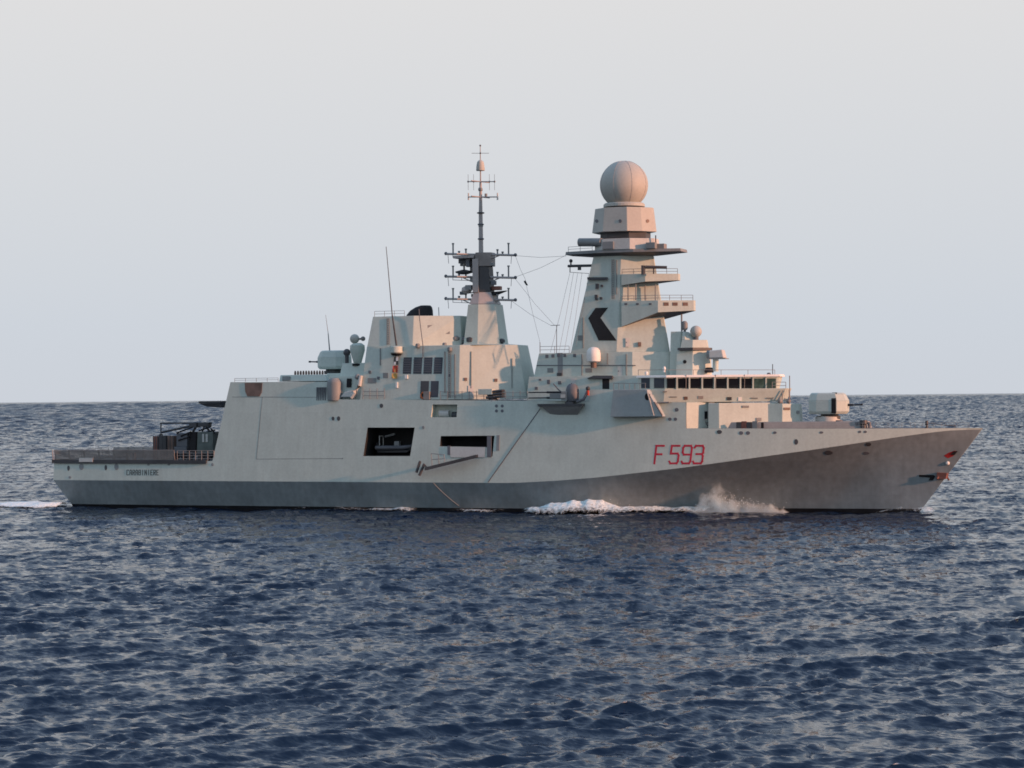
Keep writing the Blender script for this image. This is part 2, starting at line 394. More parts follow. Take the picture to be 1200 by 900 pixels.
anc.prism([(a0[0]-.55, -.9, a1[2]), (a1[0], -.9, a1[2]+.1), (a1[0], .9, a1[2]+.1), (a0[0]-.55, .9, a1[2])], [(a0[0]-.5, -1.1, a0[2]), (a1[0]+.2, -1.0, a0[2]-.1), (a1[0]+.2, 1.0, a0[2]-.1), (a0[0]-.5, 1.1, a0[2])])
anc.tube([at(1098, 561, -1.0), at(1102, 556, -.8)], .16, 6, .07); anc.tube([at(1112, 563, .6), at(1109, 556, .6)], .16, 6, .07)
tag(anc.build('anchor', 'rust', ship, bevel=.08), 'rusty anchor')
# rusty stain along the stem
# ------------------------------------------------------------------ stern: flight deck, nets, coaming
zd = zat(150, 540, -9.3)
XA, XH = -71.6, xat(248, zd, -9.3)
mb = MB()
st_ = [x for x in S if XA-.3 <= x <= XH-.2]
def edge(x, z): return side_y(x, z)
for sgn in (1, -1):
    for a, b in zip(st_, st_[1:]):
        A = [(a, -sgn*(edge(a, zd)+.02), zd-.42), (b, -sgn*(edge(b, zd)+.02), zd-.42), (b, -sgn*(edge(b, zd)+.30), zd-.42), (a, -sgn*(edge(a, zd)+.30), zd-.42)]
        mb.prism(A, [(p[0], p[1], zd+.14) for p in A])
mb.box((-72.05, -8.9, zd-.42), (-71.82, 8.9, zd+.14))
mb.build('deck_edge', 'dark', ship)
# pale plate that interrupts the deck edge
decal(MB(), hull_plane(102, 543), rect(94, 110, 536.6, 541.5), .1, .36).build('edge_plate', 'pale', ship)
HN = 1.55
def net(x0, x1, sgn, parent):
    """raised safety net: tube frame with a grid of cords, leaning slightly outboard"""
    f = MB(); y0 = -sgn*(edge(x0, zd)+.22); y1 = -sgn*(edge(x1, zd)+.22)
    def q(u, v): return (x0+(x1-x0)*u, (y0+(y1-y0)*u)-sgn*.25*v, zd+.1+HN*v)
    for a, b in (((.02, 0), (.98, 0)), ((.02, 1), (.98, 1)), ((.02, 0), (.02, 1)), ((.98, 0), (.98, 1))): f.tube([q(*a), q(*b)], .055, 6)
    fr = f.build('safety_net', 'tan', parent); c = MB()
    for k in range(1, 14): c.tube([q(k/14, 0), q(k/14, 1)], .055, 4)
    for k in range(1, 8): c.tube([q(.02, k/8), q(.98, k/8)], .055, 4)
    c.build('net_cord', 'tan', fr)
nets = np.linspace(-71.5, xat(206, zd, -9.3), 9)
for sgn in (1, -1):
    for a, b in zip(nets, nets[1:]): net(a, b, sgn, ship)
f = MB()
for y in np.linspace(-8.6, 8.6, 9):
    f.tube([(-72.0, y, zd), (-72.15, y, zd+HN)], .045, 5)
for z in np.linspace(.2, HN, 7): f.tube([(-72.0-.1*z, -8.7, zd+z), (-72.0-.1*z, 8.7, zd+z)], .035, 5)
f.build('stern_net', 'tan', ship)
# open guard rail next to the hangar
for sgn in (1, -1):
    f = MB()
    xs_ = np.linspace(nets[-1]+.2, XH+.4, 7)
    for x in xs_: f.tube([(x, -sgn*(edge(x, zd)-.1), zd), (x, -sgn*(edge(x, zd)-.1), zd+HN)], .06, 6)
    for z in (.35, .8, 1.2, HN): f.tube([(x, -sgn*(edge(x, zd)-.1), zd+z) for x in xs_], .05, 6)
    f.build('guard_rail', 'tan', ship)
for px, w_ in ((149, 3.6), (156.5, 3.2), (192, 4.4), (222, 6), (234, 5), (243, 4)):      # lockers behind the nets
    x = xat(px, zd, -8.4); MB().box((x-w_*.066, -8.5, zd+.02), (x+w_*.066, -7.9, zd+1.25)).build('deck_locker', 'dark', ship, bevel=.04)
mb = MB(); mb.box((-71.5, -8.3, zd+.004), (XH-.1, 8.3, zd+.03)); 
mb.build('flight_deck', 'deck', ship)
# hangar door in the aft face and the landing-aid shelf above it
xr0, zr0 = XB[1]; xr1, zr1 = XB[2]
def aft(u, y): return (xr0+(xr1-xr0)*u-.06, y, zr0+(zr1-zr0)*u)
mb = MB(); A = [aft(.03, -6.9), aft(.03, 6.9), aft(.72, 6.6), aft(.72, -6.6)]; mb.prism([(p[0]-.08, p[1], p[2]) for p in A], [(p[0]+.05, p[1], p[2]) for p in A])
hd = mb.build('hangar_door', 'mid', ship); 
mb = MB()
for k in range(1, 9):
    a = aft(.03+.69*k/9, -6.7); mb.box((a[0]-.13, -6.6, a[2]-.05), (a[0]-.07, 6.6, a[2]+.05))
mb.build('door_slat', 'slate', hd)
q0 = at(241.5, 471, -3.5); q1 = at(266, 471, -3.5); mb = MB()
mb.prism([(q0[0]+1.2, -5.5, q0[2]-.75), (q1[0], -5.5, q0[2]-.9), (q1[0], 1, q0[2]-.9), (q0[0]+1.2, 1, q0[2]-.75)], [(q0[0], -5.6, q0[2]-.25), (q1[0], -5.6, q0[2]-.25), (q1[0], 1, q0[2]-.25), (q0[0], 1, q0[2]-.25)])
mb.prism([(q0[0]-.1, -5.7, q0[2]-.24), (q1[0], -5.7, q0[2]-.24), (q1[0], 1.1, q0[2]-.24), (q0[0]-.1, 1.1, q0[2]-.24)], [(q0[0]-.1, -5.7, q0[2]+.12), (q1[0], -5.7, q0[2]+.12), (q1[0], 1.1, q0[2]+.12), (q0[0]-.1, 1.1, q0[2]+.12)])
mb.build('landing_aid_shelf', 'dark', ship)

# ------------------------------------------------------------------ hangar roof and aft gun
zr = zr1
block('roof_house', 'paint', zr, zat(350, 439.3, -6.5), [(327, -6.6, 328.6, -6.2), (384, -6.6, 380, -6.2)], ship)
decal(MB(), (np.array([0, -6.62, zr]), np.array([0, -1.0, .15])/math.hypot(1, .15)), rect(331, 340, 441, 446), -.1, .06).build('roof_hatch', 'mid', ship)
ztop = zat(350, 439.3, -6.5)
for k in range(11):
    x = xat(346+3.2*k, ztop, -5.4); MB().lathe((x, -5.4, ztop+.02), [(.14, 0), (.17, .05), (.17, .3+.22*random.random()), (.1, .62)], 8).build('mooring_reel', 'brown', ship)
def gun76(name, pxl, pxr, py_t, py_b, y, aim, slit, parent, barrel_py, bl):
    """faceted gunhouse seen from its side; aim = +1 points to the bow"""
    zb, zt = zat((pxl+pxr)/2, py_b, y), zat((pxl+pxr)/2, py_t, y)
    xl, xr = xat(pxl, (zb+zt)/2, y), xat(pxr, (zb+zt)/2, y); xc = (xl+xr)/2; hl = (xr-xl)/2; h = zt-zb
    e = empty(name, (xc, 0, zb)); e.parent = parent
    g = MB()
    def ring(fr, bk, wy, z): return [(bk, -wy*.72, z), (bk*.55, -wy, z), (fr*.55, -wy, z), (fr, -wy*.5, z), (fr, wy*.5, z), (fr*.55, wy, z), (bk*.55, wy, z), (bk, wy*.72, z)]
    lv = [ring(.84*hl, -.96*hl, 1.95, .0), ring(.96*hl, -1.0*hl, 2.15, .12*h), ring(.97*hl, -.99*hl, 2.10, .62*h), ring(.80*hl, -.93*hl, 1.80, .93*h), ring(.68*hl, -.86*hl, 1.5, h)]
    for a, b in zip(lv, lv[1:]): g.prism([(p[0]*aim, p[1], p[2]) for p in a], [(p[0]*aim, p[1], p[2]) for p in b])
    gh = g.build('gunhouse', 'gun', e, bevel=.06)
    b = MB(); b.prism([(aim*hl*.26, -2.19, .04*h), (aim*hl*.50, -2.19, .04*h), (aim*hl*.50, -2.13, .66*h), (aim*hl*.26, -2.13, .66*h)], [(aim*hl*.26, -1.2, .04*h), (aim*hl*.50, -1.2, .04*h), (aim*hl*.50, -1.2, .66*h), (aim*hl*.26, -1.2, .66*h)])
    b.prism([(aim*hl*.26, -2.13, .66*h+.003), (aim*hl*.50, -2.13, .66*h+.003), (aim*hl*.50, -1.5, 1.01*h), (aim*hl*.26, -1.5, 1.01*h)], [(aim*hl*.26, -1.2, .66*h+.003), (aim*hl*.50, -1.2, .66*h+.003), (aim*hl*.50, -1.2, 1.01*h), (aim*hl*.26, -1.2, 1.01*h)])
    if slit: b.build('elevation_slot', 'black', e)
    bz = zat((pxl+pxr)/2, barrel_py, y)-zb
    t = MB(); t.tube([(aim*hl*.8, 0, bz), (aim*(hl+bl*.35), 0, bz+.01)], .22, 10, .16); t.tube([(aim*(hl+bl*.3), 0, bz), (aim*(hl+bl), 0, bz+.04)], .115, 10, .10)
    t.lathe((aim*(hl+bl), 0, bz+.04), [(.11, -.2), (.15, -.18), (.15, .12), (.11, .14)], 10, 'x')
    t.build('barrel', 'barrel', e)
    r = MB(); r.lathe((0, 0, 0), [(1.5, -.75), (1.55, -.25), (1.25, -.2), (1.25, .01)], 24); r.build('mount_ring', 'dark', e)
    return e
zg = zat(386, 437, 0)
block('gun_base', 'paint', zr-.1, zat(390, 437.6, -3.2), [(383, -5.2, 383, -4.9), (424, -5.2, 420, -4.9)], ship)
gun76('aft_gun', 368.8, 401.5, 410.6, 432.6, -1.9, -1, False, ship, 423.6, 1.7)

# ------------------------------------------------------------------ step in the side: drum, slatted box, door
z01 = zat(500, 468.3, -8.3)
zwall = zat(400, 440, -6)
block('deckhouse', 'paint', z01-.02, zat(470, 440, -7.2), [(384, -7.4, 385, -7.0), (430, -7.4, 430, -7.0)], ship)
mb = MB(); c = at(391.6, 464, -8.1); mb.lathe((c[0], -7.9, z01), [(1.12, 0), (1.15, .3), (1.15, 2.6), (1.0, 3.0), (.6, 3.35)], 24); mb.build('life_raft_drum', 'mid', ship, smooth=True)
mb = MB()
for k in range(6):
    x = xat(372+k*2.0, z01+.6, -8.35); mb.box((x-.08, -8.55, z01+.02), (x+.08, -7.9, z01+2.0))
mb.box((xat(372, z01+.6, -8.4), -7.9, z01+.02), (xat(383, z01+.6, -8.4), -7.6, z01+1.95)); mb.build('slatted_locker', 'slate', ship)
hull_face = (np.array([0, -7.42, z01]), np.array([0, -1.0, .08])/math.hypot(1, .08))
decal(MB(), hull_face, rect(406.2, 411.8, 443.5, 454, .4), -.02, .03).build('door', 'black', ship)
mb = MB(); c = at(406, 465, -8.3)
mb.prism([(c[0]-1.0, -8.4, c[2]-.05), (c[0]+.9, -8.4, c[2]-.05), (c[0]+.9, -7.6, c[2]-.05), (c[0]-1, -7.6, c[2]-.05)], [(c[0]-.3, -8.3, c[2]+.75), (c[0]+.9, -8.3, c[2]+1.0), (c[0]+.9, -7.7, c[2]+1.0), (c[0]-.3, -7.7, c[2]+.75)]); mb.build('chute_cover', 'pale', ship, bevel=.1)
mb = MB(); c = at(418, 458, -8.1)
mb.tube([at(412, 466, -8.2), at(416, 460, -8.2), at(421, 452, -8.1), at(423, 440, -8.0)], .42, 10, .3); mb.build('davit_arm', 'pale', ship, smooth=True)
MB().ball(at(419, 441.5, -7.9), .42, 12).build('davit_head', 'mid', ship)
# aft fire-control director: cone pedestal, ball, small radar, dark tracker
c = at(419, 426, -4.4); d_ = empty('aft_director', tuple(c)); d_.parent = ship
s_ = CD/CF*1.04
MB().lathe((0, 0, 0), [(.55, 0), (.62, .15), (1.15, 2.0), (1.1, 2.75), (.6, 3.1)], 20).build('pedestal', 'paint', d_, smooth=True)
MB().ball((-.45, 0, 3.75), .72, 20).build('sensor_ball', 'radome', d_, smooth=True)
MB().ball((.9, .1, 3.75), .36, 14).tube([(-.1, 0, 3.7), (.9, .1, 3.75)], .16, 8).build('sensor_arm', 'tan', d_)
MB().lathe((0, 0, -.35), [(.85, 0), (.85, .34)], 16).build('turning_ring', 'black', d_)
c = at(406.5, 413, -4.6); mb = MB().ball((c[0], c[1], c[2]), .55, 16); mb.tube([(c[0], c[1], c[2]-2.6), (c[0], c[1], c[2])], .3, 10); mb.build('tracker', 'dark', ship)
block('director_house', 'paint', zat(410, 441, -5), zat(410, 425.5, -4.6), [(398, -5.4, 401, -4.9), (430, -5.4, 428, -4.9)], ship)
decal(MB(), (np.array([xat(413, 18, -5.2), -5.2, 18.]), np.array([0, -1., .12])/math.hypot(1, .12)), rect(412, 415, 429, 433), -.05, .12).build('lamp_box', 'black', ship)

# ------------------------------------------------------------------ funnel house and mainmast
zf0, zf1, zf2 = z01-.02, zat(480, 405.5, -6.2), zat(480, 370.3, -5.2)
fb, fpl = block('funnel_house', 'paint', zf0, zf1, [(421.5, -8.1, 429.8, -7.0), (537.5, -8.1, 539, -7.0), (617.5, -2.8, 606.5, -2.3)], ship)
fu, upl = block('funnel_top', 'paint', zf1+.002, zf2, [(430.2, -6.9, 437, -5.8), (483.5, -6.9, 485, -5.8), (541.5, -2.4, 539.5, -2.1)], ship)
for px in (472, 484.2, 496.2, 508.2):
    lv = decal(MB(), fpl[0], rect(px, px+9.6, 418.8, 438, 1.2), -.05, .05).build('louvre', 'louvre', fb)
    mb = MB()
    for k in range(1, 7): decal(mb, fpl[0], rect(px+.5, px+9.2, 418.8+k*2.7, 419.5+k*2.7, 0), .05, .10)
    mb.build('louvre_blade', 'slate', lv)
decal(MB(), fpl[0], rect(504.4, 513.4, 446.5, 465.5, .8), -.05, .05).build('side_door', 'louvre', fb)
decal(MB(), fpl[0], rect(492.4, 502, 446.5, 467, .8), -.05, .05).build('doorway', 'dark', fb)
c = onplane(497, 463.5, fpl[0]); mb = MB()
mb.tube([c+np.array([.45*math.cos(a), -.12, .45*math.sin(a)]) for a in np.linspace(0, 2*math.pi, 15)], .14, 6); mb.build('lifebuoy', 'orange', fb)
c = onplane(501, 459, fpl[0]); MB().box((c[0]-.5, c[1]-.5, z01), (c[0]+.5, c[1]-.05, z01+1.2)).build('locker', 'tan', ship, bevel=.05)
for px, py in ((433.5, 436), (443.5, 443), (527, 440)): decal(MB(), fpl[0], rect(px-1.4, px+1.4, py-1.6, py+1.6), -.02, .12).build('lamp_box', 'slate', fb)
for px, py in ((545.5, 444.5), (581, 445.5)): decal(MB(), fpl[1], rect(px-1.8, px+1.8, py-1.7, py+1.7), -.02, .12).build('lamp_box', 'brown', fb)
decal(MB(), fpl[0], rect(475, 478, 439.6, 444), .0, .2).build('notice_board', 'white', fb); decal(MB(), fpl[0], rect(464.3, 466.4, 448, 454.6), .0, .2).build('notice_board', 'white', fb)
mb = MB()                                              # pipe rail and stanchions at the foot of the house
for a, b, py in ((427, 452, 458.5), (427, 452, 463.5)): mb.tube([onplane(a, py, fpl[0])+np.array([0, -.5, 0]), onplane(b, py, fpl[0])+np.array([0, -.5, 0])], .05, 6)
for px in (427, 435, 443.5, 452): mb.tube([onplane(px, 455, fpl[0])+np.array([0, -.5, 0]), onplane(px, 467.5, fpl[0])+np.array([0, -.5, 0])], .06, 6)
mb.build('guard_rail', 'mid', ship); mb = MB()
for py in (459, 463.5): mb.tube([at(516, py, -8.3), at(618, py+1.2, -8.3)], .04, 6)
for px in np.arange(516, 620, 8.5): mb.tube([at(px, 458, -8.3), at(px, 469, -8.3)], .045, 6)
mb.build('guard_rail', 'mid', ship)
# antenna tub, whips and pipes on the funnel side
c = onplane(465.5, 410, fpl[0]); mb = MB(); mb.lathe((c[0], c[1]-.35, c[2]-.55), [(.75, 0), (.95, .15), (.95, 1.0), (.8, 1.1)], 20)
tub = mb.build('antenna_tub', 'paint', ship, smooth=True)
MB().lathe((c[0], c[1]-.35, c[2]-.85), [(.62, 0), (.85, .29)], 16).build('tub_bracket', 'black', tub)
y_ = c[1]-.35
MB().tube([at(464.6, 405, y_), at(459.6, 369, y_)], .15, 8, .11).tube([at(459.6, 369, y_), at(452.5, 289, y_)], .085, 8, .05).build('whip_antenna', 'dark', tub)
MB().tube([at(386.3, 411, -1), at(384.6, 391, -1)], .11, 8, .07).tube([at(384.6, 391, -1), at(381.6, 369, -1)], .045, 6, .025).build('whip_antenna', 'mid', ship)
MB().tube([onplane(496, 420, fpl[0])+np.array([0, -.2, 0]), at(495.6, 405, -7.2), at(491.5, 372, -6.2), at(491, 362, -6.1)], .06, 6).build('wire_antenna', 'slate', ship)
MB().tube([at(514.5, 372, -1), at(514, 360, -1)], .06, 6).build('vent_pipe', 'mid', ship)
for px, py, y in ((489.5, 405, -7.2), (521, 404, -6.6), (527, 409, -7.3)):
    c = at(px, py, y); MB().lathe((c[0], c[1], c[2]-.3), [(.3, 0), (.34, .1), (.34, .5), (.2, .62)], 12).build('floodlight', 'mid', ship)
# blackened exhaust hood
ex = MB(); c0 = at(477, 369.5, 0); c1 = at(507, 369.5, 0); xm = (c0[0]+c1[0])/2; hl = (c1[0]-c0[0])/2
lv = []
for h, a, b, wy in ((-.3, -1, 1, 1.5), (.35, -1.0, 1.0, 1.5), (1.0, -.72, .98, 1.4), (1.5, -.3, .92, 1.2), (1.75, .1, .8, .9)):
    lv.append([(xm+hl*((a+b)/2+(b-a)/2*math.cos(t)), wy*math.sin(t), zf2+h) for t in np.linspace(0, 2*math.pi, 20, endpoint=False)])
for a, b in zip(lv, lv[1:]): ex.prism(a, b)
ex.build('exhaust_hood', 'black', ship, smooth=True)
# lower mast trunk
zt0, zt1 = zf1-.6, zat(562, 357, -1.4)
tk, tpl = block('mast_trunk', 'paint', zt0, zt1, [(542.5, -3.4, 548.5, -2.7), (559.5, -3.4, 560.5, -2.7), (586, -2.0, 580, -1.7)], ship)
block('mast_shoulder', 'paint', zf1+.003, zat(570, 402.4, -3), [(541, -6.2, 543, -2.6), (556, -6.2, 559, -2.6), (605, -2.2, 586.5, -1.0)], ship)
for px, py, y, w_, m in ((534.5, 396.5, -2.6, .55, 'tan'), (545, 397, -2.7, .5, 'slate'), (551.5, 398, -2.7, .75, 'dark'), (556.5, 409, -4.0, .45, 'tan'), (588, 399.5, -1.2, .5, 'dark')):
    c = at(px, py, y); mb = MB(); mb.lathe((c[0], c[1], c[2]-w_*.6), [(w_*.5, 0), (w_, .1), (w_, w_*.9), (w_*.4, w_*1.3)], 12); mb.tube([(c[0], c[1], c[2]-w_*.6), (c[0], c[1]+1.2, c[2]-w_*1.2)], .10, 6); mb.build('searchlight', m, ship)
MB().box((xat(541, zf1, -2.8), -3.0, zat(550, 403, -2.8)), (xat(560, zf1, -2.8), -2.2, zat(550, 401.6, -2.8))).build('mast_step', 'dark', ship)
# decoy launcher and boxes abreast the house
z0_ = zat(580, 470.5, -8.0); e_ = empty('decoy_launcher', (xat(578, z0_, -7.9), -7.9, z0_)); e_.parent = ship
MB().lathe((0, 0, 0), [(.8, 0), (.7, .3), (.5, .5)], 16).build('turntable', 'dark', e_)
mb = MB()
for i in range(3):
    for j in range(3): mb.tube([(-.9+.2*j, -.5+.5*i, .55+.42*j), (1.6, -.5+.5*i, .75+.42*j)], .19, 10)
mb.build('launch_tube', 'dark', e_)
MB().box((-2.1, -.7, 1.0), (.1, .7, 1.85)).build('control_box', 'paint', e_, bevel=.06)

# mast head: dark radar section, boxes, platform, yards
axm = at(564, 330, 0)[0]
def mx_(px, y=0): return xat(px, zat(564, 330, 0), y)
def zz(py, px=564, y=0): return zat(px, py, y)
MB().prism(outline([(550, -2.5), (560.5, -2.5), (579, -1.6)], zz(357)+.003), outline([(555, -1.6), (561.5, -1.6), (575, -1.0)], zz(343))).build('mast_collar', 'mast', ship, bevel=.04)
MB().prism(outline([(554.5, -1.6), (561.5, -1.6), (574.2, -1.0)], zz(343)+.002), outline([(558, -1.5), (562.6, -1.5), (572.8, -.9)], zz(312.8))).build('mast_section', 'dark', ship, bevel=.04)
MB().prism(outline([(556, -1.6), (562, -1.6), (575.5, -.9)], zz(312.5)), outline([(557, -1.6), (562, -1.6), (575.5, -.9)], zz(296.5))).build('mast_head', 'tan', ship, bevel=.04)
MB().box((mx_(554, -1.7), -1.8, zz(343)), (mx_(560.8, -1.7), -1.65, zz(304))).build('ladder_trunk', 'mast', ship)
mb = MB(); mb.prism([(mx_(536), -1.7, zz(302.6)), (mx_(560), -1.7, zz(302.6)), (mx_(560), 1.7, zz(302.6)), (mx_(536), 1.7, zz(302.6))], [(mx_(536), -1.7, zz(299.6)), (mx_(560), -1.7, zz(299.6)), (mx_(560), 1.7, zz(299.6)), (mx_(536), 1.7, zz(299.6))])
pf = mb.build('radar_platform', 'mast', ship)
mb = MB(); mb.box((mx_(538), -.2, zz(308)), (mx_(552), .2, zz(303.2))); mb.tube([(mx_(550.5), 0, zz(311)), (mx_(550.5), 0, zz(300))], .22, 10); mb.build('hung_antenna', 'slate', pf)
mb = MB(); mb.lathe((mx_(544), 0, zz(321)), [(.5, 0), (1.3, .25), (1.35, .45), (.4, .7)], 20); rd = mb.build('navigation_radar', 'dark', ship)
MB().tube([(mx_(544), 0, zz(319)), (mx_(544), 0, zz(304))], .16, 8).build('radar_post', 'mast', rd)
mb = MB(); mb.prism([(mx_(556), -1.4, zz(348.6)), (mx_(573), -1.2, zz(348.6)), (mx_(573), 1.2, zz(348.6)), (mx_(556), 1.4, zz(348.6))], [(mx_(556), -1.5, zz(345)), (mx_(594), -.5, zz(341.4)), (mx_(594), .5, zz(341.4)), (mx_(556), 1.5, zz(345))]); mb.build('raked_platform', 'black', ship)
MB().box((mx_(577), -.5, zz(340.5)), (mx_(587), .5, zz(336))).build('antenna_box', 'rust', ship, bevel=.05)
MB().lathe((mx_(549), -.8, zz(344)), [(.4, 0), (.8, .4), (.7, .9), (.3, 1.1)], 16).build('antenna_drum', 'mast', ship)
for py, (l, r) in ((298.3, (522.5, 604)), (324.8, (522.5, 604)), (351, (522.5, 604))):
    y0 = MB(); yd = 1.6
    zc = zz(py)
    L1 = at(l, py-.8, yd); R1 = at(r, py+.8, -yd); L2 = (2*axm-R1[0]+.9, yd, zc); 
    y0.tube([L1, (axm-.3, .2, zc), (axm+.3, -.2, zc), R1], .17, 8)
    y0.tube([np.array(L1)*.55+np.array((axm, 0, zc))*.45+np.array([0, 0, -.05]), (axm-.5, 0, zc-1.1)], .09, 6); y0.tube([np.array(R1)*.55+np.array((axm, 0, zc))*.45+np.array([0, 0, -.05]), (axm+.5, 0, zc-1.1)], .09, 6)
    y0.tube([(axm-2.6, -3.4, zc), (axm, 0, zc), (axm+2.6, 3.4, zc)], .10, 8)
    for k in (.2, .45, .7): 
        p = np.array(L1)*(1-k)+np.array((axm, 0, zc))*k; y0.tube([p, p+np.array([0, 0, -.55])], .05, 5)
    y0.tube([np.array(L1)*.8+np.array((axm, 0, zc))*.2+np.array([0, 0, -.5]), (axm-.6, 0, zc-.55)], .05, 6)
    yo = y0.build('yard', 'mast', ship)
    for p in (L1, R1): MB().ball((p[0], p[1], p[2]+.05), .26, 10).build('yard_lamp', 'slate', yo)
    for px, yy in ((531, yd*.75), (538, yd*.6), (546, yd*.4), (596, -yd*.75), (589, -yd*.6), (583, -yd*.4)):
        p = at(px, py, yy); hh = {531: 1.75, 596: 1.75, 583: .8, 538: .55, 546: .9, 589: .45}[px]; MB().tube([p, p+np.array([0, 0, hh])], .12, 6).tube([p+np.array([0, 0, hh-.2]), p+np.array([0, 0, hh])], .2, 8).build('dipole_antenna', 'mid', yo)
    for px, yy in ((525, yd), (599.5, -yd*.95)):
        p = at(px, py+.5, yy); MB().tube([p, p+np.array([0.1 if px < 560 else -.1, 0, -1.3])], .04, 5).build('drop_wire', 'slate', yo)
for px0, px1, py0, py1, y, m in ((540, 546, 304, 312, .9, 'mid'), (547, 551, 303.5, 313, -.9, 'slate'), (551.5, 556, 304, 319, .4, 'mid'), (546, 553, 334, 340, -1.2, 'mid'), (539.5, 546, 341.5, 345.5, .5, 'slate'), (576, 581, 329, 334, -.6, 'slate'), (574.5, 579, 308, 311.5, -.6, 'mid'), (551.5, 557, 324.5, 330, -.9, 'mid')):
    A = at(px0, py1, y); B = at(px1, py0, y); MB().box((A[0], y-.35, A[2]), (B[0], y+.35, B[2])).tube([((A[0]+B[0])/2, y, (A[2]+B[2])/2), (axm, 0, (A[2]+B[2])/2)], .10, 6).build('antenna_box', m, ship, bevel=.05)
# pole mast above
pm = MB(); pm.tube([(axm, 0, zz(297)), (axm, 0, zz(250))], .36, 12, .30); pm.tube([(axm, 0, zz(250)), (axm+.03, 0, zz(213))], .30, 12, .17); pm.tube([(axm+.03, 0, zz(213)), (axm+.03, 0, zz(170.5))], .12, 8, .06)
pole = pm.build('pole_mast', 'mast', ship, smooth=True)
for py, r_, h_, m in ((249.5, .58, .22, 'dark'), (263, .48, .25, 'slate'), (280, .48, .25, 'slate'), (264.5, .36, .5, 'mid'), (222, .34, .5, 'mid')):
    MB().lathe((axm, 0, zz(py)-h_/2), [(r_*.8, 0), (r_, h_*.3), (r_, h_*.7), (r_*.8, h_)], 16).build('collar', m, pole)
for py, l, r, rr in ((230.8, 548.5, 583.5, .085), (212.8, 548, 580.5, .075)):
    ym = MB(); A = at(l, py, .8); B = at(r, py, -.8); ym.tube([A, (axm, 0, zz(py)), B], rr, 8); ym.tube([(axm-.7, -2.0, zz(py)), (axm+.7, 2.0, zz(py))], rr, 8)
    yo = ym.build('yard', 'mast', pole)
    if py > 220:
        for px, yy in ((549, .8), (583, -.8)): 
            p = at(px, py, yy); MB().tube([p+np.array([0, 0, -.45]), p+np.array([0, 0, .6])], .13, 8, .10).build('dipole_antenna', 'pale', yo)
        p = at(569.5, py, 0); MB().tube([p, p+np.array([0, 0, .5])], .22, 8).build('antenna_box', 'mid', yo)
    else:
        for px, yy in ((548.6, .78), (555, .45), (573.5, -.4), (579.5, -.75)):
            p = at(px, py, yy); MB().tube([p+np.array([0, 0, -1.3]), p+np.array([0, 0, 1.1])], .028, 5).ball(p, .15, 8).build('dipole_antenna', 'slate', yo)
MB().lathe((axm+.03, 0, zz(200)), [(.64, 0), (.66, .1), (.60, .8), (.48, 1.35), (.2, 1.6)], 24).build('mast_radome', 'radome', pole, smooth=True)
mb = MB()
for a in range(4): mb.tube([(axm+.03, 0, zz(179.5)), (axm+.03+1.3*math.cos(a*math.pi/2+.4), 1.3*math.sin(a*math.pi/2+.4), zz(179.5))], .035, 5)
mb.ball((axm+.03, 0, zz(179.5)), .14, 8); mb.ball((axm+.03, 0, zz(170.5)), .15, 8); mb.build('wind_sensor', 'slate', pole)

# ------------------------------------------------------------------ forward superstructure
zs0 = zat(655, 470.5, -8.6); zs1 = zat(655, 441, -7.6); zs2 = zat(655, 413, -6.9)
lb, lpl = block('lower_house', 'paint', zs0-.02, zs1, [(616.5, -5.4, 619.8, -5.0), (778, -5.4, 778, -5.0), (800, -4, 800, -3.8)], ship)
ub, spl = block('upper_house', 'paint', zs1+.002, zs2, [(625.5, -3.4, 631.6, -3.1), (741, -3.4, 741, -3.1), (789, -.6, 786, -.5)], ship)
mb = MB()
for py in (428.3,): 
    decal(mb, spl[0], rect(628.8, 745, py-.5, py+.5), -.02, .06)
mb.build('rubbing_strake', 'slate', ub)
decal(MB(), spl[0], rect(653.5, 659.5, 413.5, 440, 0), -.02, .03).build('ladder_panel', 'mid', ub)
for px, py in ((641, 417.5), (648, 417), (654.5, 416), (662, 416.5), (673.5, 416.5)): decal(MB(), spl[0], rect(px-1.6, px+1.6, py-1.8, py+1.8), -.02, .10).build('lamp_box', 'slate', ub)
c = onplane(656, 438.5, spl[0]); MB().box((c[0]-.35, c[1]-.3, c[2]-.25), (c[0]+.35, c[1], c[2]+.2)).build('junction_box', 'dark', ub)
decal(MB(), lpl[0], [(689, 443.8), (697, 440.6), (718.6, 440.6), (718.6, 444.2)], -.02, .55).build('door_canopy', 'dark', lb)
decal(MB(), lpl[0], rect(706, 714, 444, 455.8), -.02, .04).build('door', 'black', lb)
for px, py, a, b in ((643, 447.5, 1.6, 2.4), (656, 448.5, 1.8, 1.8), (628.6, 455, 1.6, 1.6), (633, 445, 1.3, 1.0)): decal(MB(), lpl[0], rect(px-a, px+a, py-b, py+b), -.02, .12).build('lamp_box', 'slate', lb)
# satcom dome on its post
c = at(695.6, 428, -4.4); dm = MB(); dm.lathe((c[0], -4.4, zat(695.6, 424.8, -4.4)), [(.55, 0), (1.0, .18), (1.04, .5), (1.04, 1.2), (.95, 1.75), (.65, 2.12), (.25, 2.25)], 28)
dome = dm.build('satcom_dome', 'white', ship, smooth=True)
MB().tube([(c[0], -4.4, zat(695.6, 431, -4.4)), (c[0], -4.4, zat(695.6, 424.6, -4.4))], .45, 12).build('dome_post', 'brown', dome)
# post antenna and rails on the house roof
mb = MB(); mb.tube([at(652.3, 414, -4), at(652.3, 381, -4)], .05, 6); mb.tube([at(645.5, 381.4, -4), at(656, 381, -4)], .05, 6); mb.tube([at(632.8, 413, -5), at(632.8, 401, -5)], .05, 6)
mb.build('post_antenna', 'slate', ship)

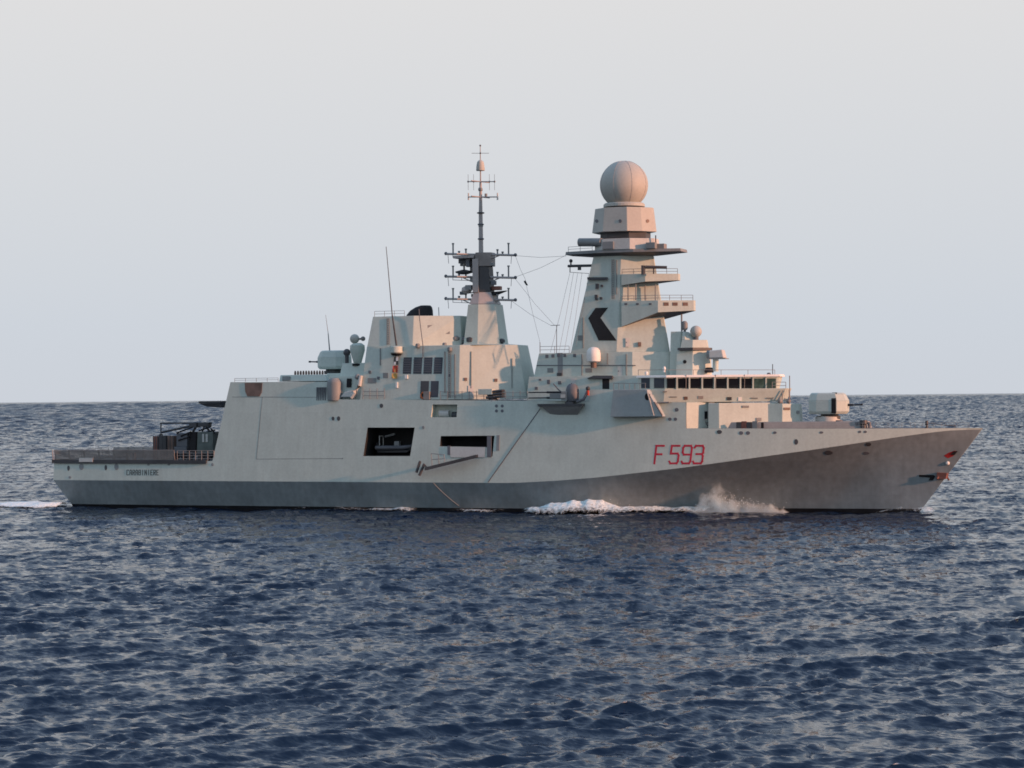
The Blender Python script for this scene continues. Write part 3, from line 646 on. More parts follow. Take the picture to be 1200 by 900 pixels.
# ---------- main tower
zt_0 = zs2+.002; zt_1 = zat(715, 299.3, -3.2)
tw, wpl = block('tower', 'paint', zt_0, zt_1, [(668.8, -3.05, 695.5, -2.4), (722.5, -3.05, 728, -2.4), (784.5, -.15, 765.5, -.15)], ship)
decal(MB(), wpl[0], [(698, 360.8), (712.6, 360.6), (703.6, 372.4), (722.6, 399), (701.6, 399), (689.4, 373)], -.05, .05).build('intake', 'inside', tw)
decal(MB(), wpl[0], [(689.5, 325.2), (712.5, 325.2), (712.5, 328), (689.5, 328)], -.02, .55).build('ledge', 'dark', tw)
for px, py, a, b in ((700, 335.5, 1.6, 3), (705.5, 335, 1.2, 1.2), (699, 348.5, 1.5, 3), (704.5, 349.5, 1.3, 1.2)): decal(MB(), wpl[0], rect(px-a, px+a, py-b, py+b), -.02, .25).build('lamp_box', 'dark', tw)
decal(MB(), wpl[1], rect(747.5, 751, 401, 406), -.02, .3).build('lamp_box', 'brown', tw)
mb = MB()
mb.tube([at(665.5, 311.8, -1.5), at(695, 311.2, -1.5)], .20, 8); mb.tube([at(669, 311, -1.5), at(669, 307, -1.5)], .12, 8); mb.ball(at(669, 305.8, -1.5), .28, 10)
mb.tube([at(679, 312, -1.5), at(679, 316.5, -1.5)], .28, 8); mb.tube([at(668, 312, -1.5), at(668, 319, -1.5)], .07, 6); mb.tube([at(668, 319, -1.5), at(690, 320.5, -1.5)], .04, 6); mb.build('signal_boom', 'dark', tw)
# three overhanging galleries: tapering underside and upright rim
def gallery(name, zu, zr_, zt_, under, rim, m='paint'):
    mb = MB(); block('', m, zu, zr_, [(a, b, c, d) for (a, b), (c, d) in zip(under, rim)], None, mb=mb)
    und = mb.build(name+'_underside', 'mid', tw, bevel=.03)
    mb = MB(); pl = block('', m, zr_+.003, zt_, [(a, b, a, b) for a, b in rim], None, mb=mb)
    o = mb.build(name, m, tw, bevel=.03)
    return o, pl
def wedge(name, corners, y_in, m='paint'):
    """overhanging gallery with upright sides and an underside that rises forward; corners [(px, py_top, py_bottom, y)...]"""
    T = [at(px, pt, y) for px, pt, pb, y in corners]; Bt = [at(px, pb, y) for px, pt, pb, y in corners]
    zt__ = T[0][2]; T = [np.array([p[0], p[1], zt__]) for p in T]; Bt = [np.array([t_[0], t_[1], q[2]]) for t_, q in zip(T, Bt)]
    mir = lambda P: list(P)+[p*np.array([1, -1, 1]) for p in reversed(P)]
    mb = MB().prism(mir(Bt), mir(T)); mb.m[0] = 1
    o = mb.build(name, [m, 'dark'], tw, bevel=.03)  # underside face dark: shade beneath the gallery put into its colour
    pl = []
    for i in range(len(corners)-1):
        n = np.cross(T[i+1]-T[i], Bt[i]-T[i]); n /= np.linalg.norm(n); pl.append((T[i], n if n@(CAM-T[i]) > 0 else -n))
    return o, pl
ga, gpl = wedge('gallery', [(728, 353, 383, -3.0), (771, 353, 366, -3.0), (813, 355, 364, -.5)], 3)
for px in (780.5, 791, 803): decal(MB(), gpl[1], rect(px-3, px+3, 354.4, 358.2), -.02, .05).build('vision_port', 'brown', ga)
for px in (733.5, 747, 762): decal(MB(), gpl[0], rect(px-1.6, px+1.6, 355.2, 357.2), -.02, .08).build('vision_port', 'slate', ga)
gb, bpl = wedge('upper_gallery', [(728, 321.5, 334.5, -2.9), (756, 321.5, 330, -2.9), (795, 323, 328.5, -.5)], 3)
for px in (736, 745, 756, 768):
    mb = MB(); mb.tube([at(px, 352, -2.7+(px > 752)*1.2), at(px, 333, -2.6+(px > 752)*1.2)], .09, 6)
    mb.build('gallery_post', 'mid', tw)
mb = MB(); mb.tube([at(753.6, 322, -3.6), at(753.6, 311, -3.6)], .28, 8); mb.tube([at(756, 312.8, -3.6), at(781.5, 313.4, -2.4)], .22, 8); mb.tube([at(766, 321, -3), at(766, 313, -3)], .10, 6); mb.build('radar_bar', 'dark', tw)
# wide top platform
zu, zr_, zt_ = zat(730, 299.2, -2.5), zat(730, 294.8, -5), zat(730, 291.2, -5)
mb = MB(); block('', 'mid', zu, zr_, [(697, -2.8, 664, -1.8), (703, -2.6, 695, -3.4), (728, -2.6, 742, -3.4), (765, -1.2, 797, -1.8)], None, mb=mb)
mb.build('top_platform_underside', 'dark', tw)  # shadow under the platform painted in as a darker colour
tp, _ = block('top_platform', 'mid', zr_+.003, zt_, [(662.5, -1.8, 663, -1.8), (695, -3.4, 695, -3.4), (742, -3.4, 742, -3.4), (798, -1.8, 797, -1.8)], tw, bevel=.02)
# low ring of boxes on the platform, dark neck, radar housing, radome
rx = xat(731, zt_, 0)
mb = MB(); mb.tube([at(679, 284, -2.2), at(705, 284, -3.0)], .62, 14); mb.build('equipment_drum', 'mid', tw, smooth=True)
mb = MB(); block('', 'pale', zt_+.002, zat(735, 278.8, -3.4), [(697, -2.4, 697, -2.3), (706, -3.5, 706, -3.4), (738, -3.5, 738, -3.4), (768, -1.2, 767, -1.1)], None, mb=mb); mb.build('equipment_ring', 'pale', tw, bevel=.06)
mb = MB(); mb.box((xat(706, zt_, -3.6), -3.7, zt_+.1), (xat(719, zt_, -3.6), -3.45, zt_+1.2)); mb.build('equipment_box', 'mid', tw, bevel=.04); mb = MB(); mb.box((xat(757, zt_, -3), -3.1, zt_+.02), (xat(768, zt_, -2.9), -2.0, zt_+.9)); mb.build('equipment_box', 'mid', tw, bevel=.04)
c = at(774, 288.5, -1.2); MB().box((c[0]-.8, -2.0, zt_+.01), (c[0]+.8, -.6, zt_+.75)).build('antenna_box', 'tan', tw, bevel=.06)
c = at(768.5, 290, -1.6); MB().tube([(c[0], -1.6, zt_), (c[0], -1.6, zt_+2.0)], .09, 6).build('antenna_rod', 'dark', tw)
MB().prism(outline([(703.5, -1.8), (711, -2.8), (737, -2.8), (757, -1.2)], zat(731, 278.5, -2.5)), outline([(703.5, -1.8), (711, -2.8), (737, -2.8), (757, -1.2)], zat(731, 271.2, -2.5))).build('radar_neck', 'dark', tw)
rh, rpl = block('radar_housing', 'radome', zat(731, 271, -3.2), zat(731, 242.6, -3.0), [(693.8, -1.7, 697.4, -1.6), (706, -3.7, 708, -3.4), (735, -3.7, 734.5, -3.4), (752.5, -2.2, 750.8, -2.0), (767.8, -.4, 764.3, -.4)], tw)
for (px, i) in ((699.5, 0), (726.8, 1), (758.8, 3)): decal(MB(), rpl[i], [(px+1.9*math.cos(k*math.pi/4), 259+2.1*math.sin(k*math.pi/4)) for k in range(8)], -.02, .06).build('sensor_port', 'slate' if i < 3 else 'brown', rh)
c = at(731.2, 216.8, 0); rr = 28.2*(np.linalg.norm(np.array(c)-CAM)/CF)
MB().lathe((c[0], 0, zat(731, 242.6, 0)-.02), [(3.05, 0), (3.05, .35), (2.85, .55)], 40).build('radome_base', 'radome', tw)
ball = MB().ball(c, rr, 56, z0=-.80).build('radome', 'radome', tw, smooth=True)
mb = MB()
for a in range(8):
    az = a*math.pi/4-.15; P_ = [(c[0]+(rr+.004)*math.cos(t)*math.cos(az), (rr+.004)*math.cos(t)*math.sin(az), c[2]+(rr+.004)*math.sin(t)) for t in np.linspace(-.85, 1.35, 18)]
    mb.tube(P_, .03, 5)
mb.build('radome_seam', 'mast', ball)

# ---------- bridge
zb0, zb1, zb2, zb3 = zat(800, 471.5, -8.9), zat(800, 456, -9.0), zat(800, 442.2, -8.8), zat(800, 439.4, -8.8)
br, brpl = block('bridge', 'paint', zb0, zb1, [(745, -8.7, 745, -8.8), (763, -8.9, 760.5, -9.2), (777.5, -8.9, 779, -9.2), (916, -1.6, 921, -1.9)], ship)
bw, bwpl = block('bridge_windows', 'paint', zb1+.002, zb2, [(745, -8.2, 748, -8.45), (779.5, -8.45, 780, -8.8), (909.5, -1.1, 911.5, -1.45)], ship, bevel=.02)
block('bridge_roof', 'white', zb2+.002, zb3, [(745, -8.6, 746, -8.5), (780.5, -9.0, 781, -8.9), (914.5, -1.5, 913.5, -1.5)], ship, bevel=.04)
for px0, px1 in ((751.5, 761.5), (766.5, 778.5)): decal(MB(), bwpl[0], rect(px0, px1, 443.2, 454.8), -.02, .05).build('window', 'louvre', bw)
for i, (px0, px1) in enumerate(((781.6, 791.2), (794.8, 806.2), (809.2, 821), (824.2, 835.4), (839.2, 851), (854, 866), (868.8, 880.6), (883.8, 896), (898.8, 909))):
    decal(MB(), bwpl[1], rect(px0, px1, 443.3, 454.6), -.05, .13).build('window', 'glassg' if i in (7, 8) else 'glass', bw)
mb = MB()
for px in (793, 807.6, 822.6, 837.3, 852.5, 867.4, 882.2, 897.4): decal(mb, bwpl[1], rect(px-.8, px+.8, 442, 456), .0, .22)
mb.build('mullion', 'paint', bw)
for px, py, a, b, m in ((803.5, 466.5, 2.2, 1.8, 'brown'), (821, 465.5, 3, 1.6, 'tan'), (854.5, 467, 2.8, 1.8, 'dark'), (867, 467.5, 2, 2, 'white'), (884, 466.5, 4, .6, 'line'), (902, 466.5, 4, .6, 'line'), (789, 465, 4, .5, 'line'), (779, 458.8, 2.5, .6, 'line')): decal(MB(), brpl[2], rect(px-a, px+a, py-b, py+b), -.02, .10).build('bridge_fitting', m, br)
mb = MB()
for px in (803.5, 838, 872): mb.tube([onplane(px, 439, bwpl[1])+np.array([.1, -.12, 0]), onplane(px, 456, bwpl[1])+np.array([.1, -.2, 0])], .05, 6)
mb.build('downpipe', 'tan', br)
mb = MB()
P_ = [at(px, 440, y) for px, y in ((748, -8.3), (780, -8.6), (845, -5), (908, -1.5))]
mb.tube([p+np.array([0, 0, .8]) for p in P_], .035, 5)
for p in P_+[(P_[1]+P_[2])/2, (P_[2]+P_[3])/2]: mb.tube([p, p+np.array([0, 0, .8])], .04, 5)
mb.build('guard_rail', 'tan', ship)
c = at(905.5, 439, -1.6); MB().tube([c, c+np.array([0, 0, 1.5])], .06, 6).build('antenna_rod', 'dark', ship); MB().lathe((at(901, 440, -1.6)), [(.3, -.1), (.35, .1), (.2, .4)], 10).build('floodlight', 'slate', ship)
# lower bridge front: chamfered side house and forward house
zl0 = zat(830, 502.6, -7.5)-.3
fa, fapl = block('side_house', 'paint', zl0, zb0-.003, [(790, -7.9, 790, -7.7), (804, -8.35, 804.5, -8.2), (838, -5.0, 837, -5.0)], ship)
fw, fwpl = block('forward_house', 'paint', zl0+.01, zat(870, 472, -5)-.002, [(830, -7.1, 830, -6.9), (842.8, -7.1, 842.5, -6.9), (914, -1.9, 912, -1.8)], ship)
ff, ffpl = block('missile_house', 'paint', zl0+.02, zat(925, 473, -2), [(900, -2.9, 900, -2.7), (916.5, -2.9, 917, -2.7), (938, -1.0, 936, -.9)], ship)
decal(MB(), fapl[1], [(824, 492.5), (830, 492.5), (834, 480), (826, 479.5)], -.02, .04).build('side_plate', 'pale', fa)
decal(MB(), fapl[1], rect(825.4, 828.8, 482, 490.8), -.02, .08).build('porthole', 'black', fa)
decal(MB(), fapl[1], [(826, 494), (835, 495), (835, 500), (829, 500)], -.02, .5).build('step_box', 'mid', fa)
decal(MB(), fapl[1], [(829, 471.8), (836, 471.8), (834.5, 474.4), (830, 474.4)], -.02, .45).build('floodlight', 'mid', fa)
for px, py, a, b, m in ((873.5, 476.5, 4, 1.2, 'line'), (904, 491, 2.4, 1.8, 'brown'), (889, 491.4, 3, 1.8, 'mid')): decal(MB(), fwpl[1], rect(px-a, px+a, py-b, py+b), -.02, .12).build('front_fitting', m, fw)
for px, py, a, b, m in ((922, 479, 3.6, 1.4, 'brown'), (935, 483, 1.6, 1.8, 'mid')): decal(MB(), ffpl[1], rect(px-a, px+a, py-b, py+b), -.02, .12).build('front_fitting', m, ff)
mb = MB()
for px, y, h in ((914, -2.4, 1.1), (917, -2.2, 1.9), (925, -2, 2.0), (925.6, -1, 4.0), (920, -2, .8)): c = at(px, 473, y); mb.tube([c, c+np.array([0, 0, h])], .07, 6)
for px, y in ((914, -2.3), (924, -1.8)): c = at(px, 470, y); mb.ball(c, .35, 10)
mb.build('deck_stanchion', 'tan', ship)
mb = MB(); P_ = [at(px, 456, y)+np.array([0, 0, 1.0]) for px, y in ((905, -2.2), (921, -1.7))]; mb.tube(P_, .04, 5); mb.tube([p-np.array([0, 0, .5]) for p in P_], .04, 5)
for p in P_: mb.tube([p, p-np.array([0, 0, 1])], .045, 5)
mb.build('guard_rail', 'tan', br)
# projecting bridge-wing box
zw0, zw1 = zat(745, 488.3, -10.2), zat(738, 456.6, -10.2)
A = [(xat(715, zw0, -10.0), -10.0, zw0), (xat(776.5, zw0, -10.0), -10.0, zw0), (xat(776.5, zw0, -10), -7.5, zw0), (xat(715, zw0, -10), -7.5, zw0)]
B = [(xat(718.5, zw1, -10.7), -10.7, zw1), (xat(758, zw1, -10.7), -10.7, zw1), (xat(758, zw1, -10.7), -7.5, zw1), (xat(718.5, zw1, -10.7), -7.5, zw1)]
wb = MB().prism(A, B).build('wing_box', 'wing', ship, bevel=.05)
wp = (np.array(A[0]), np.array([0, -(zw1-zw0), -.7])/math.hypot(zw1-zw0, .7))
decal(MB(), wp, [(758.8+3.2*math.cos(t), 464.8+4.3*math.sin(t)) for t in np.linspace(0, 2*math.pi, 12, endpoint=False)], -.3, .05).build('wing_port', 'black', wb)
mb = MB(); mb.tube([onplane(758.5, 458, wp)+np.array([0, -.08, 0]), onplane(766.5, 487, wp)+np.array([0, -.08, 0])], .10, 6); mb.build('brace', 'pale', wb)
mb = MB(); mb.tube([onplane(767, 471, wp), onplane(776.4, 487, wp)], .12, 6); mb.tube([onplane(768, 472, wp)+np.array([0, .9, 0]), onplane(782, 471.5, wp)+np.array([0, .9, 0])], .12, 6)
mb.build('wing_strut', 'tan', wb)
mb = MB()
for px in np.arange(719, 762, 6.2): c = at(px, 457, -10.5); mb.tube([c, c+np.array([0, 0, .95])], .045, 5)
mb.tube([at(719, 457, -10.5)+np.array([0, 0, .95]), at(757, 457, -10.5)+np.array([0, 0, .95])], .04, 5)
mb.build('guard_rail', 'mid', wb)

# ---------- director column ahead of the tower
zc0 = zb3+.002
block('director_column', 'paint', zc0, zat(790, 388, -3.4), [(784.5, -1.4, 786, -1.1), (796.5, -1.4, 797.5, -1.1), (800, -.9, 800, -.8)], ship)
dc, dpl = block('director_base', 'paint', zc0+.003, zat(812, 410.4, -3), [(792, -2.6, 793, -2.2), (811.5, -2.6, 812, -2.2), (833, -.4, 831.5, -.3)], ship)
decal(MB(), dpl[0], [(802.5+2*math.cos(k*math.pi/4), 424+2.2*math.sin(k*math.pi/4)) for k in range(8)], -.02, .1).build('sensor_port', 'black', dc)
zp = zat(812, 410.2, -3)
MB().prism(outline([(794, -2.8), (812, -2.8), (833, -.4)], zp+.002), outline([(794, -2.8), (812, -2.8), (833, -.4)], zp+.35)).build('director_platform', 'dark', ship)
db, _ = block('director_house', 'paint', zp+.36, zat(812, 398, -2.6), [(797, -2.0, 799, -1.7), (811.5, -2.0, 812, -1.7), (829.5, -.3, 828, -.25)], ship)
block('director_crest', 'paint', zat(805, 398, -2.4)+.003, zat(805, 388.5, -2.2), [(799, -1.4, 799.5, -1.1), (803, -1.4, 802, -1.1), (817, -.3, 806, -.3)], ship)
c = at(815.6, 388.5, -.6); sr = MB().ball(c, 6.9*.124, 24).build('sensor_ball', 'radome', ship, smooth=True)
MB().tube([(c[0], c[1], c[2]-1.7), (c[0], c[1], c[2]-.7)], .38, 12).build('ball_neck', 'slate', sr)
c = at(802.4, 381, -.7); mb = MB(); mb.lathe(c, [(.35, -.7), (.45, -.4), (.45, .3), (.2, .6)], 14); mb.tube([(c[0]-.45, c[1], c[2]-1), (c[0]-.45, c[1], c[2]+1.6)], .13, 8); mb.tube([(c[0], c[1], c[2]-1.5), (c[0], c[1], c[2]-.6)], .2, 8); mb.build('optical_sensor', 'mid', ship)
c = at(838.5, 437, -1.5); td = empty('forward_director', tuple(c)); td.parent = ship
MB().tube([(0, 0, .2), (.05, 0, 2.0)], .42, 14).build('pedestal', 'paint', td, smooth=True)
MB().lathe((-.95, 0, 0), [(.65, .05), (.7, .3), (.5, .75), (.3, .8)], 14).build('winch_drum', 'black', td)
mb = MB(); mb.prism([(-.7, -1.0, 2.12), (1.5, -1.0, 2.12), (1.5, 1.0, 2.12), (-.7, 1.0, 2.12)], [(-.75, -.9, 3.2), (1.2, -.8, 3.35), (1.2, .8, 3.35), (-.75, .9, 3.2)]); hd_ = mb.build('antenna_head', 'pale', td, bevel=.15)
MB().box((-.8, -1.05, 1.98), (1.75, 1.05, 2.1)).build('head_tray', 'mid', td)
MB().lathe((-.95, -.1, 2.65), [(.4, -.3), (.62, -.22), (.62, .2), (.45, .3)], 18, 'x').build('dish', 'mid', td)
c = at(778.5, 434, -7.6); MB().lathe(c, [(.2, -.25), (.22, .3), (.12, .55)], 12).build('small_dome', 'white', ship, smooth=True)
c = at(757.5, 437.5, -7.9); MB().ball(c, .28, 12).build('small_dome', 'white', ship, smooth=True)

# ---------- starboard light gun on its sponson
zq = zat(655, 474, -9.3)
MB().prism(outline([(648, -8.6), (676, -8.6)], zq-1.7, False)+[(xat(676, zq-1.7, -8.6), -8.2, zq-1.7), (xat(648, zq-1.7, -8.6), -8.2, zq-1.7)],
           [(xat(632, zq-.25, -10.2), -9.6, zq-.25), (xat(682, zq-.25, -10.2), -10.2, zq-.25), (xat(684, zq-.25, -8.2), -8.1, zq-.25), (xat(634, zq-.25, -8.2), -8.1, zq-.25)]).build('gun_sponson', 'mid', ship)
sp_ = MB().prism([(xat(629, zq, -10.2), -9.7, zq-.24), (xat(683, zq, -10.2), -10.3, zq-.24), (xat(686, zq, -8.2), -8.1, zq-.24), (xat(631, zq, -8.2), -8.1, zq-.24)],
           [(xat(628, zq, -10.2), -9.7, zq+.1), (xat(683, zq, -10.2), -10.3, zq+.1), (xat(686, zq, -8.2), -8.1, zq+.1), (xat(631, zq, -8.2), -8.1, zq+.1)]).build('sponson_deck', 'dark', ship)
c = (xat(668, zq+.1, -9.2), -9.2, zq+.1); lg = empty('light_gun', c); lg.parent = ship
MB().lathe((0, 0, 0), [(.75, 0), (.7, .25), (.55, .35)], 20).build('mount_ring', 'dark', lg)
MB().lathe((.3, .2, .36), [(.8, 0), (.95, .4), (.95, 1.6), (.75, 2.2), (.4, 2.5)], 20).build('gun_shield', 'slate', lg, smooth=True)
mb = MB(); mb.box((-2.9, -.55, .75), (-.6, .35, 1.5)); mb.box((-1.1, -.7, .5), (-.2, .3, 1.8)); mb.build('cradle', 'mid', lg, bevel=.05)
MB().box((-1.15, -.82, .85), (-.45, -.72, 1.35)).build('gun_plate', 'pale', lg)
for yy, z_ in ((-.35, 1.65), (-.35, .85)):
    MB().tube([(-.6, yy, z_), (-3.4, yy, z_+.02)], .16, 10).tube([(-3.4, yy, z_+.02), (-6.2, yy, z_+.02)], .09, 8).build('barrel', 'barrel', lg)
mb = MB(); mb.tube([(-2.4, -.3, 2.9), (-1.6, -.3, 2.0), (-1.2, -.2, 1.7)], .09, 6); mb.build('sight_arm', 'slate', lg)
c = at(689, 460.5, -9.0); mb = MB(); mb.tube([at(676, 471, -9.4), at(684, 468, -9.4), at(689, 458, -9.2)], .22, 8); mb.build('hoist_arm', 'slate', ship)
c = at(689, 460.5, -9.3); MB().lathe((c[0], c[1], c[2]-.35), [(.2, 0), (.22, .6), (.1, .75)], 10).build('fire_extinguisher', 'flagred', ship); MB().ball(at(689, 455.3, -9.2), .33, 12).build('hoist_head', 'dark', ship)

# ---------- ladder bay: bulwark doors, boarding ladder, frames
hp = hull_plane(545, 528)
decal(MB(), hp, [(528, 524), (569, 524), (568, 536), (528, 536)], .02, .10).build('bay_door', 'pale', ship)
for px0, px1, y0, y1 in ((524.6, 528, 522.5, 533), (571, 576, 511, 535.5)): decal(MB(), hp, rect(px0, px1, y0, y1), -.05, .12).build('bay_post', 'slate', ship)
decal(MB(), hp, rect(581.5, 585, 510, 528, .6), -.02, .06).build('bay_frame', 'mid', ship)
o_ = np.array([0, -1, 0.0])
lad = MB(); a, b = onplane(503.4, 549, hp)+o_*1.1, onplane(562.5, 534.2, hp)+o_*.8
for dy in (0, .75):
    lad.prism([a+[0, -dy, -.22], b+[0, -dy, -.22], b+[0, -dy, .22], a+[0, -dy, .22]], [a+[0, -dy-.1, -.22], b+[0, -dy-.1, -.22], b+[0, -dy-.1, .22], a+[0, -dy-.1, .22]])
for k in range(24):
    p = a+(b-a)*(k+.5)/24; lad.box((p[0]-.12, p[1]-.76, p[2]-.03), (p[0]+.12, p[1], p[2]+.03))
ladder = lad.build('boarding_ladder', 'dark', ship)
mb = MB()
for (x0, y0), (x1, y1) in (((511, 531), (526, 532.5)), ((511, 531), (512, 545)), ((519.5, 532), (520, 543)), ((526, 532), (526.5, 541)), ((512, 538), (527, 537))): mb.tube([onplane(x0, y0, hp)+o_*1.9, onplane(x1, y1, hp)+o_*1.9], .06, 6)
mb.build('ladder_rail', 'mid', ladder)
mb = MB()
for x0, y0, x1, y1 in ((496, 540, 491.6, 553.5), (500.8, 543.5, 495, 557)): mb.tube([onplane(x0, y0, hp)+o_*1.2, onplane(x1, y1, hp)+o_*1.2], .22, 8)
mb.tube([onplane(500, 543, hp)+o_*1.2, onplane(505, 549, hp)+o_*1.2], .1, 6)
mb.build('ladder_foot', 'dark', ladder)
c = on_hull(505, 487); 
raft = MB(); c = on_hull(520, 484); raft.tube([(c[0]-1.0, c[1]+1.0, c[2]-.1), (c[0]+.5, c[1]+1.0, c[2]-.1)], .55, 16); raft.build('life_raft', 'pale', ship, smooth=True)
MB().tube([(on_hull(527, 484)[0], c[1]+1.1, c[2]-.35), (on_hull(534, 484)[0], c[1]+1.1, c[2]-.35)], .5, 16).build('life_raft', 'dark', ship, smooth=True)

# ---------- foredeck: gun deck, forward gun, deck gear
zfd = zat(950, 502, -5)
gd, gdpl = block('gun_deck', 'mid', zfd-.5, zat(950, 494.2, -5), [(846, -6.6, 850, -6.0), (880, -6.6, 884, -6.0), (1018, -1.9, 1014, -1.7)], ship)
for px, py, a, b, m in ((866, 497.5, 3, 3, 'dark'), (872, 497, 3, 3.4, 'rust'), (878, 497.5, 3, 3, 'dark'), (893.5, 498, 1.4, 3, 'black'), (885, 496.5, 3, 3, 'mid')):
    c = at(px, py, -6.9); MB().box((c[0]-a*.12, -7.1, zfd), (c[0]+a*.12, -6.7, c[2]+b*.12)).build('deck_locker', m, ship, bevel=.04)
gun76('forward_gun', 946.5, 991, 460.2, 485.4, -2.0, 1, True, ship, 474.8, 1.9)
c = at(973, 492.5, -1.6); MB().lathe((at(970, 490, 0)[0], 0, zat(970, 493, 0)), [(1.75, -.3), (1.75, .55), (1.45, .7)], 32).build('gun_barbette', 'pale', ship, smooth=True)
for px, w_, h_, m in ((983.5, .7, 1.1, 'slate'), (1004, .35, .8, 'slate'), (1012, .8, 1.1, 'dark'), (1018.8, .35, .8, 'slate'), (1086, .3, 1.0, 'dark')):
    c = at(px, 501.5, -2.0); mb = MB(); mb.lathe((c[0], -2.0, c[2]-.3), [(w_*.7, 0), (w_*.55, .2), (w_*.5, h_*.7), (w_*.75, h_*.8), (w_*.7, h_+.3)], 12); mb.build('bollard', m, ship)
mb = MB(); mb.tube([at(1086, 495.5, -.6), at(1117, 499.6, -.3)], .06, 6); mb.tube([at(1112, 498.4, -.3), at(1120, 499.2, -.3)], .13, 6); mb.build('jackstaff', 'slate', ship)
xs_ = np.linspace(XB[11][0]-8, 69.5, 13)
for sgn in (1, -1):
    PP = [(x, -sgn*max(float(np.interp(x, S, YT))-.12, .03), float(np.interp(x, S, ZT))) for x in xs_]
    mb = MB()
    for p in PP: mb.tube([p, (p[0], p[1], p[2]+.75)], .025, 5)
    for h in (.4, .75): mb.tube([(p[0], p[1], p[2]+h) for p in PP], .016, 5)
    mb.build('guard_rail', 'mid', ship)
# ---------- rails, ladders, pipes and doors on the upper works
def rail(pts, h, parent, m='mid', n=0, r=.035):
    P = [np.array(p, float) for p in pts]; mb = MB()
    for k in (1.0, .5): mb.tube([p+np.array([0, 0, h*k]) for p in P], r, 5)
    for a, b in zip(P, P[1:]):
        q = max(1, int(np.linalg.norm(b-a)/1.6))
        for i in range(q+(b is P[-1])): c = a+(b-a)*i/q; mb.tube([c, c+np.array([0, 0, h])], r*1.2, 5)
    return mb.build('guard_rail', m, parent)
zg_ = zat(745, 353, -3.0); rail([(xat(729, zg_, -2.95), -2.95, zg_), (xat(771, zg_, -2.95), -2.95, zg_), (xat(812, zg_, -.5), -.5, zg_)], .8, ga)
zg_ = zat(745, 321.5, -2.9); rail([(xat(729, zg_, -2.85), -2.85, zg_), (xat(756, zg_, -2.85), -2.85, zg_), (xat(794, zg_, -.5), -.5, zg_)], .8, gb)
rail([(xat(633, zs2, -3.0), -3.0, zs2), (xat(667, zs2, -3.0), -3.0, zs2)], 1.0, ub)
rail([(xat(275, zr, -8.0), -8.0, zr), (xat(326, zr, -8.0), -8.0, zr)], .55, ship, 'mid', r=.03)
rail([(xat(439, zf2, -5.6), -5.6, zf2), (xat(474, zf2, -5.6), -5.6, zf2)], .8, fu, r=.03)
rail([(xat(666, zt_, -2.0), -2.0, zt_), (xat(694, zt_, -3.3), -3.3, zt_)], .7, tp, r=.03)
def ladder_on(plane, px, y0, y1, parent, w_=2.4):
    mb = MB(); n = plane[1]
    for d in (-w_/2, w_/2): decal(mb, plane, rect(px+d-.3, px+d+.3, y0, y1), .05, .14)
    for y in np.arange(y0+1, y1, 2.6): decal(mb, plane, rect(px-w_/2+.3, px+w_/2-.3, y-.22, y+.22), .06, .12)
    mb.build('ladder', 'mid', parent)
ladder_on(wpl[0], 718.5, 304, 350, tw); ladder_on(fpl[0], 527, 412, 466, fb); ladder_on(upl[0], 455, 373, 404, fu)
for pl, par, lst in ((fpl[0], fb, ((446, 408, 428, .5), (521.5, 412, 460, .5), (533, 415, 466, .4))), (spl[0], ub, ((682, 415, 440, .4), (712, 414, 427, .4), (734, 415, 440, .5))), (wpl[0], tw, ((683.5, 372, 408, .4), (722.5, 305, 345, .4))), (fpl[1], fb, ((552, 412, 455, .35), (600, 420, 455, .35)))):
    for px, y0, y1, w_ in lst: decal(MB(), pl, rect(px-w_, px+w_, y0, y1), .0, .14).build('pipe_run', 'line', par)
for pl, par, (x0, x1, y0, y1) in ((lpl[0], lb, (669, 675, 443.5, 455.5)), (fpl[1], fb, (548.5, 555, 452, 467)), (spl[0], ub, (724, 729.5, 429.5, 440.5)), (wpl[1], tw, (733, 737.5, 396, 406.5))):
    dr = decal(MB(), pl, rect(x0, x1, y0, y1), -.02, .07).build('door', 'pale', par); decal(MB(), pl, rect(x0+.7, x0+1.5, (y0+y1)/2-.5, (y0+y1)/2+.5), .06, .14).build('handle', 'dark', dr)
for pl, par, lst in ((fpl[0], fb, ((436, 446, 5, 3), (452, 440, 3, 3))), (upl[1], fu, ((505, 384, 4, 3), (524, 389, 3, 2.4))), (spl[0], ub, ((690, 434, 4, 2.4), (645, 434, 3.4, 2.6))), (wpl[0], tw, ((680, 396, 2.5, 3),))):
    for px, py, a, b in lst:
        vt = decal(MB(), pl, rect(px-a, px+a, py-b, py+b), -.02, .06).build('vent_panel', 'line', par)
# ---------- rigging between the masts
rg = MB()
for (x0, y0, ya), (x1, y1, yb_) in (((663.5, 299, -1), (603, 325, -1.2)), ((663.5, 300, 1), (603, 299.5, -1.2)), ((604, 327, -1), (650, 381.5, -4)), ((597, 351, -1), (645.6, 381.4, -4)), ((668, 319, -1.5), (645, 413, -5)), ((672, 320, -1.5), (655, 413, -5.5)), ((677, 320, -1.5), (661, 413, -5.5)), ((682, 320, -1.5), (668, 413, -5.5)), ((604, 300, -1.2), (616, 328, -1.3)), ((616.5, 333, -1.3), (632.8, 401, -5)), ((690, 320, -1.5), (675, 405, -5.2))):
    A, B = at(x0, y0, ya), at(x1, y1, yb_); mid = (A+B)/2+np.array([0, 0, -.25]); rg.tube([A, mid, B], .022, 4)
rg.build('rigging_wire', 'slate', ship)

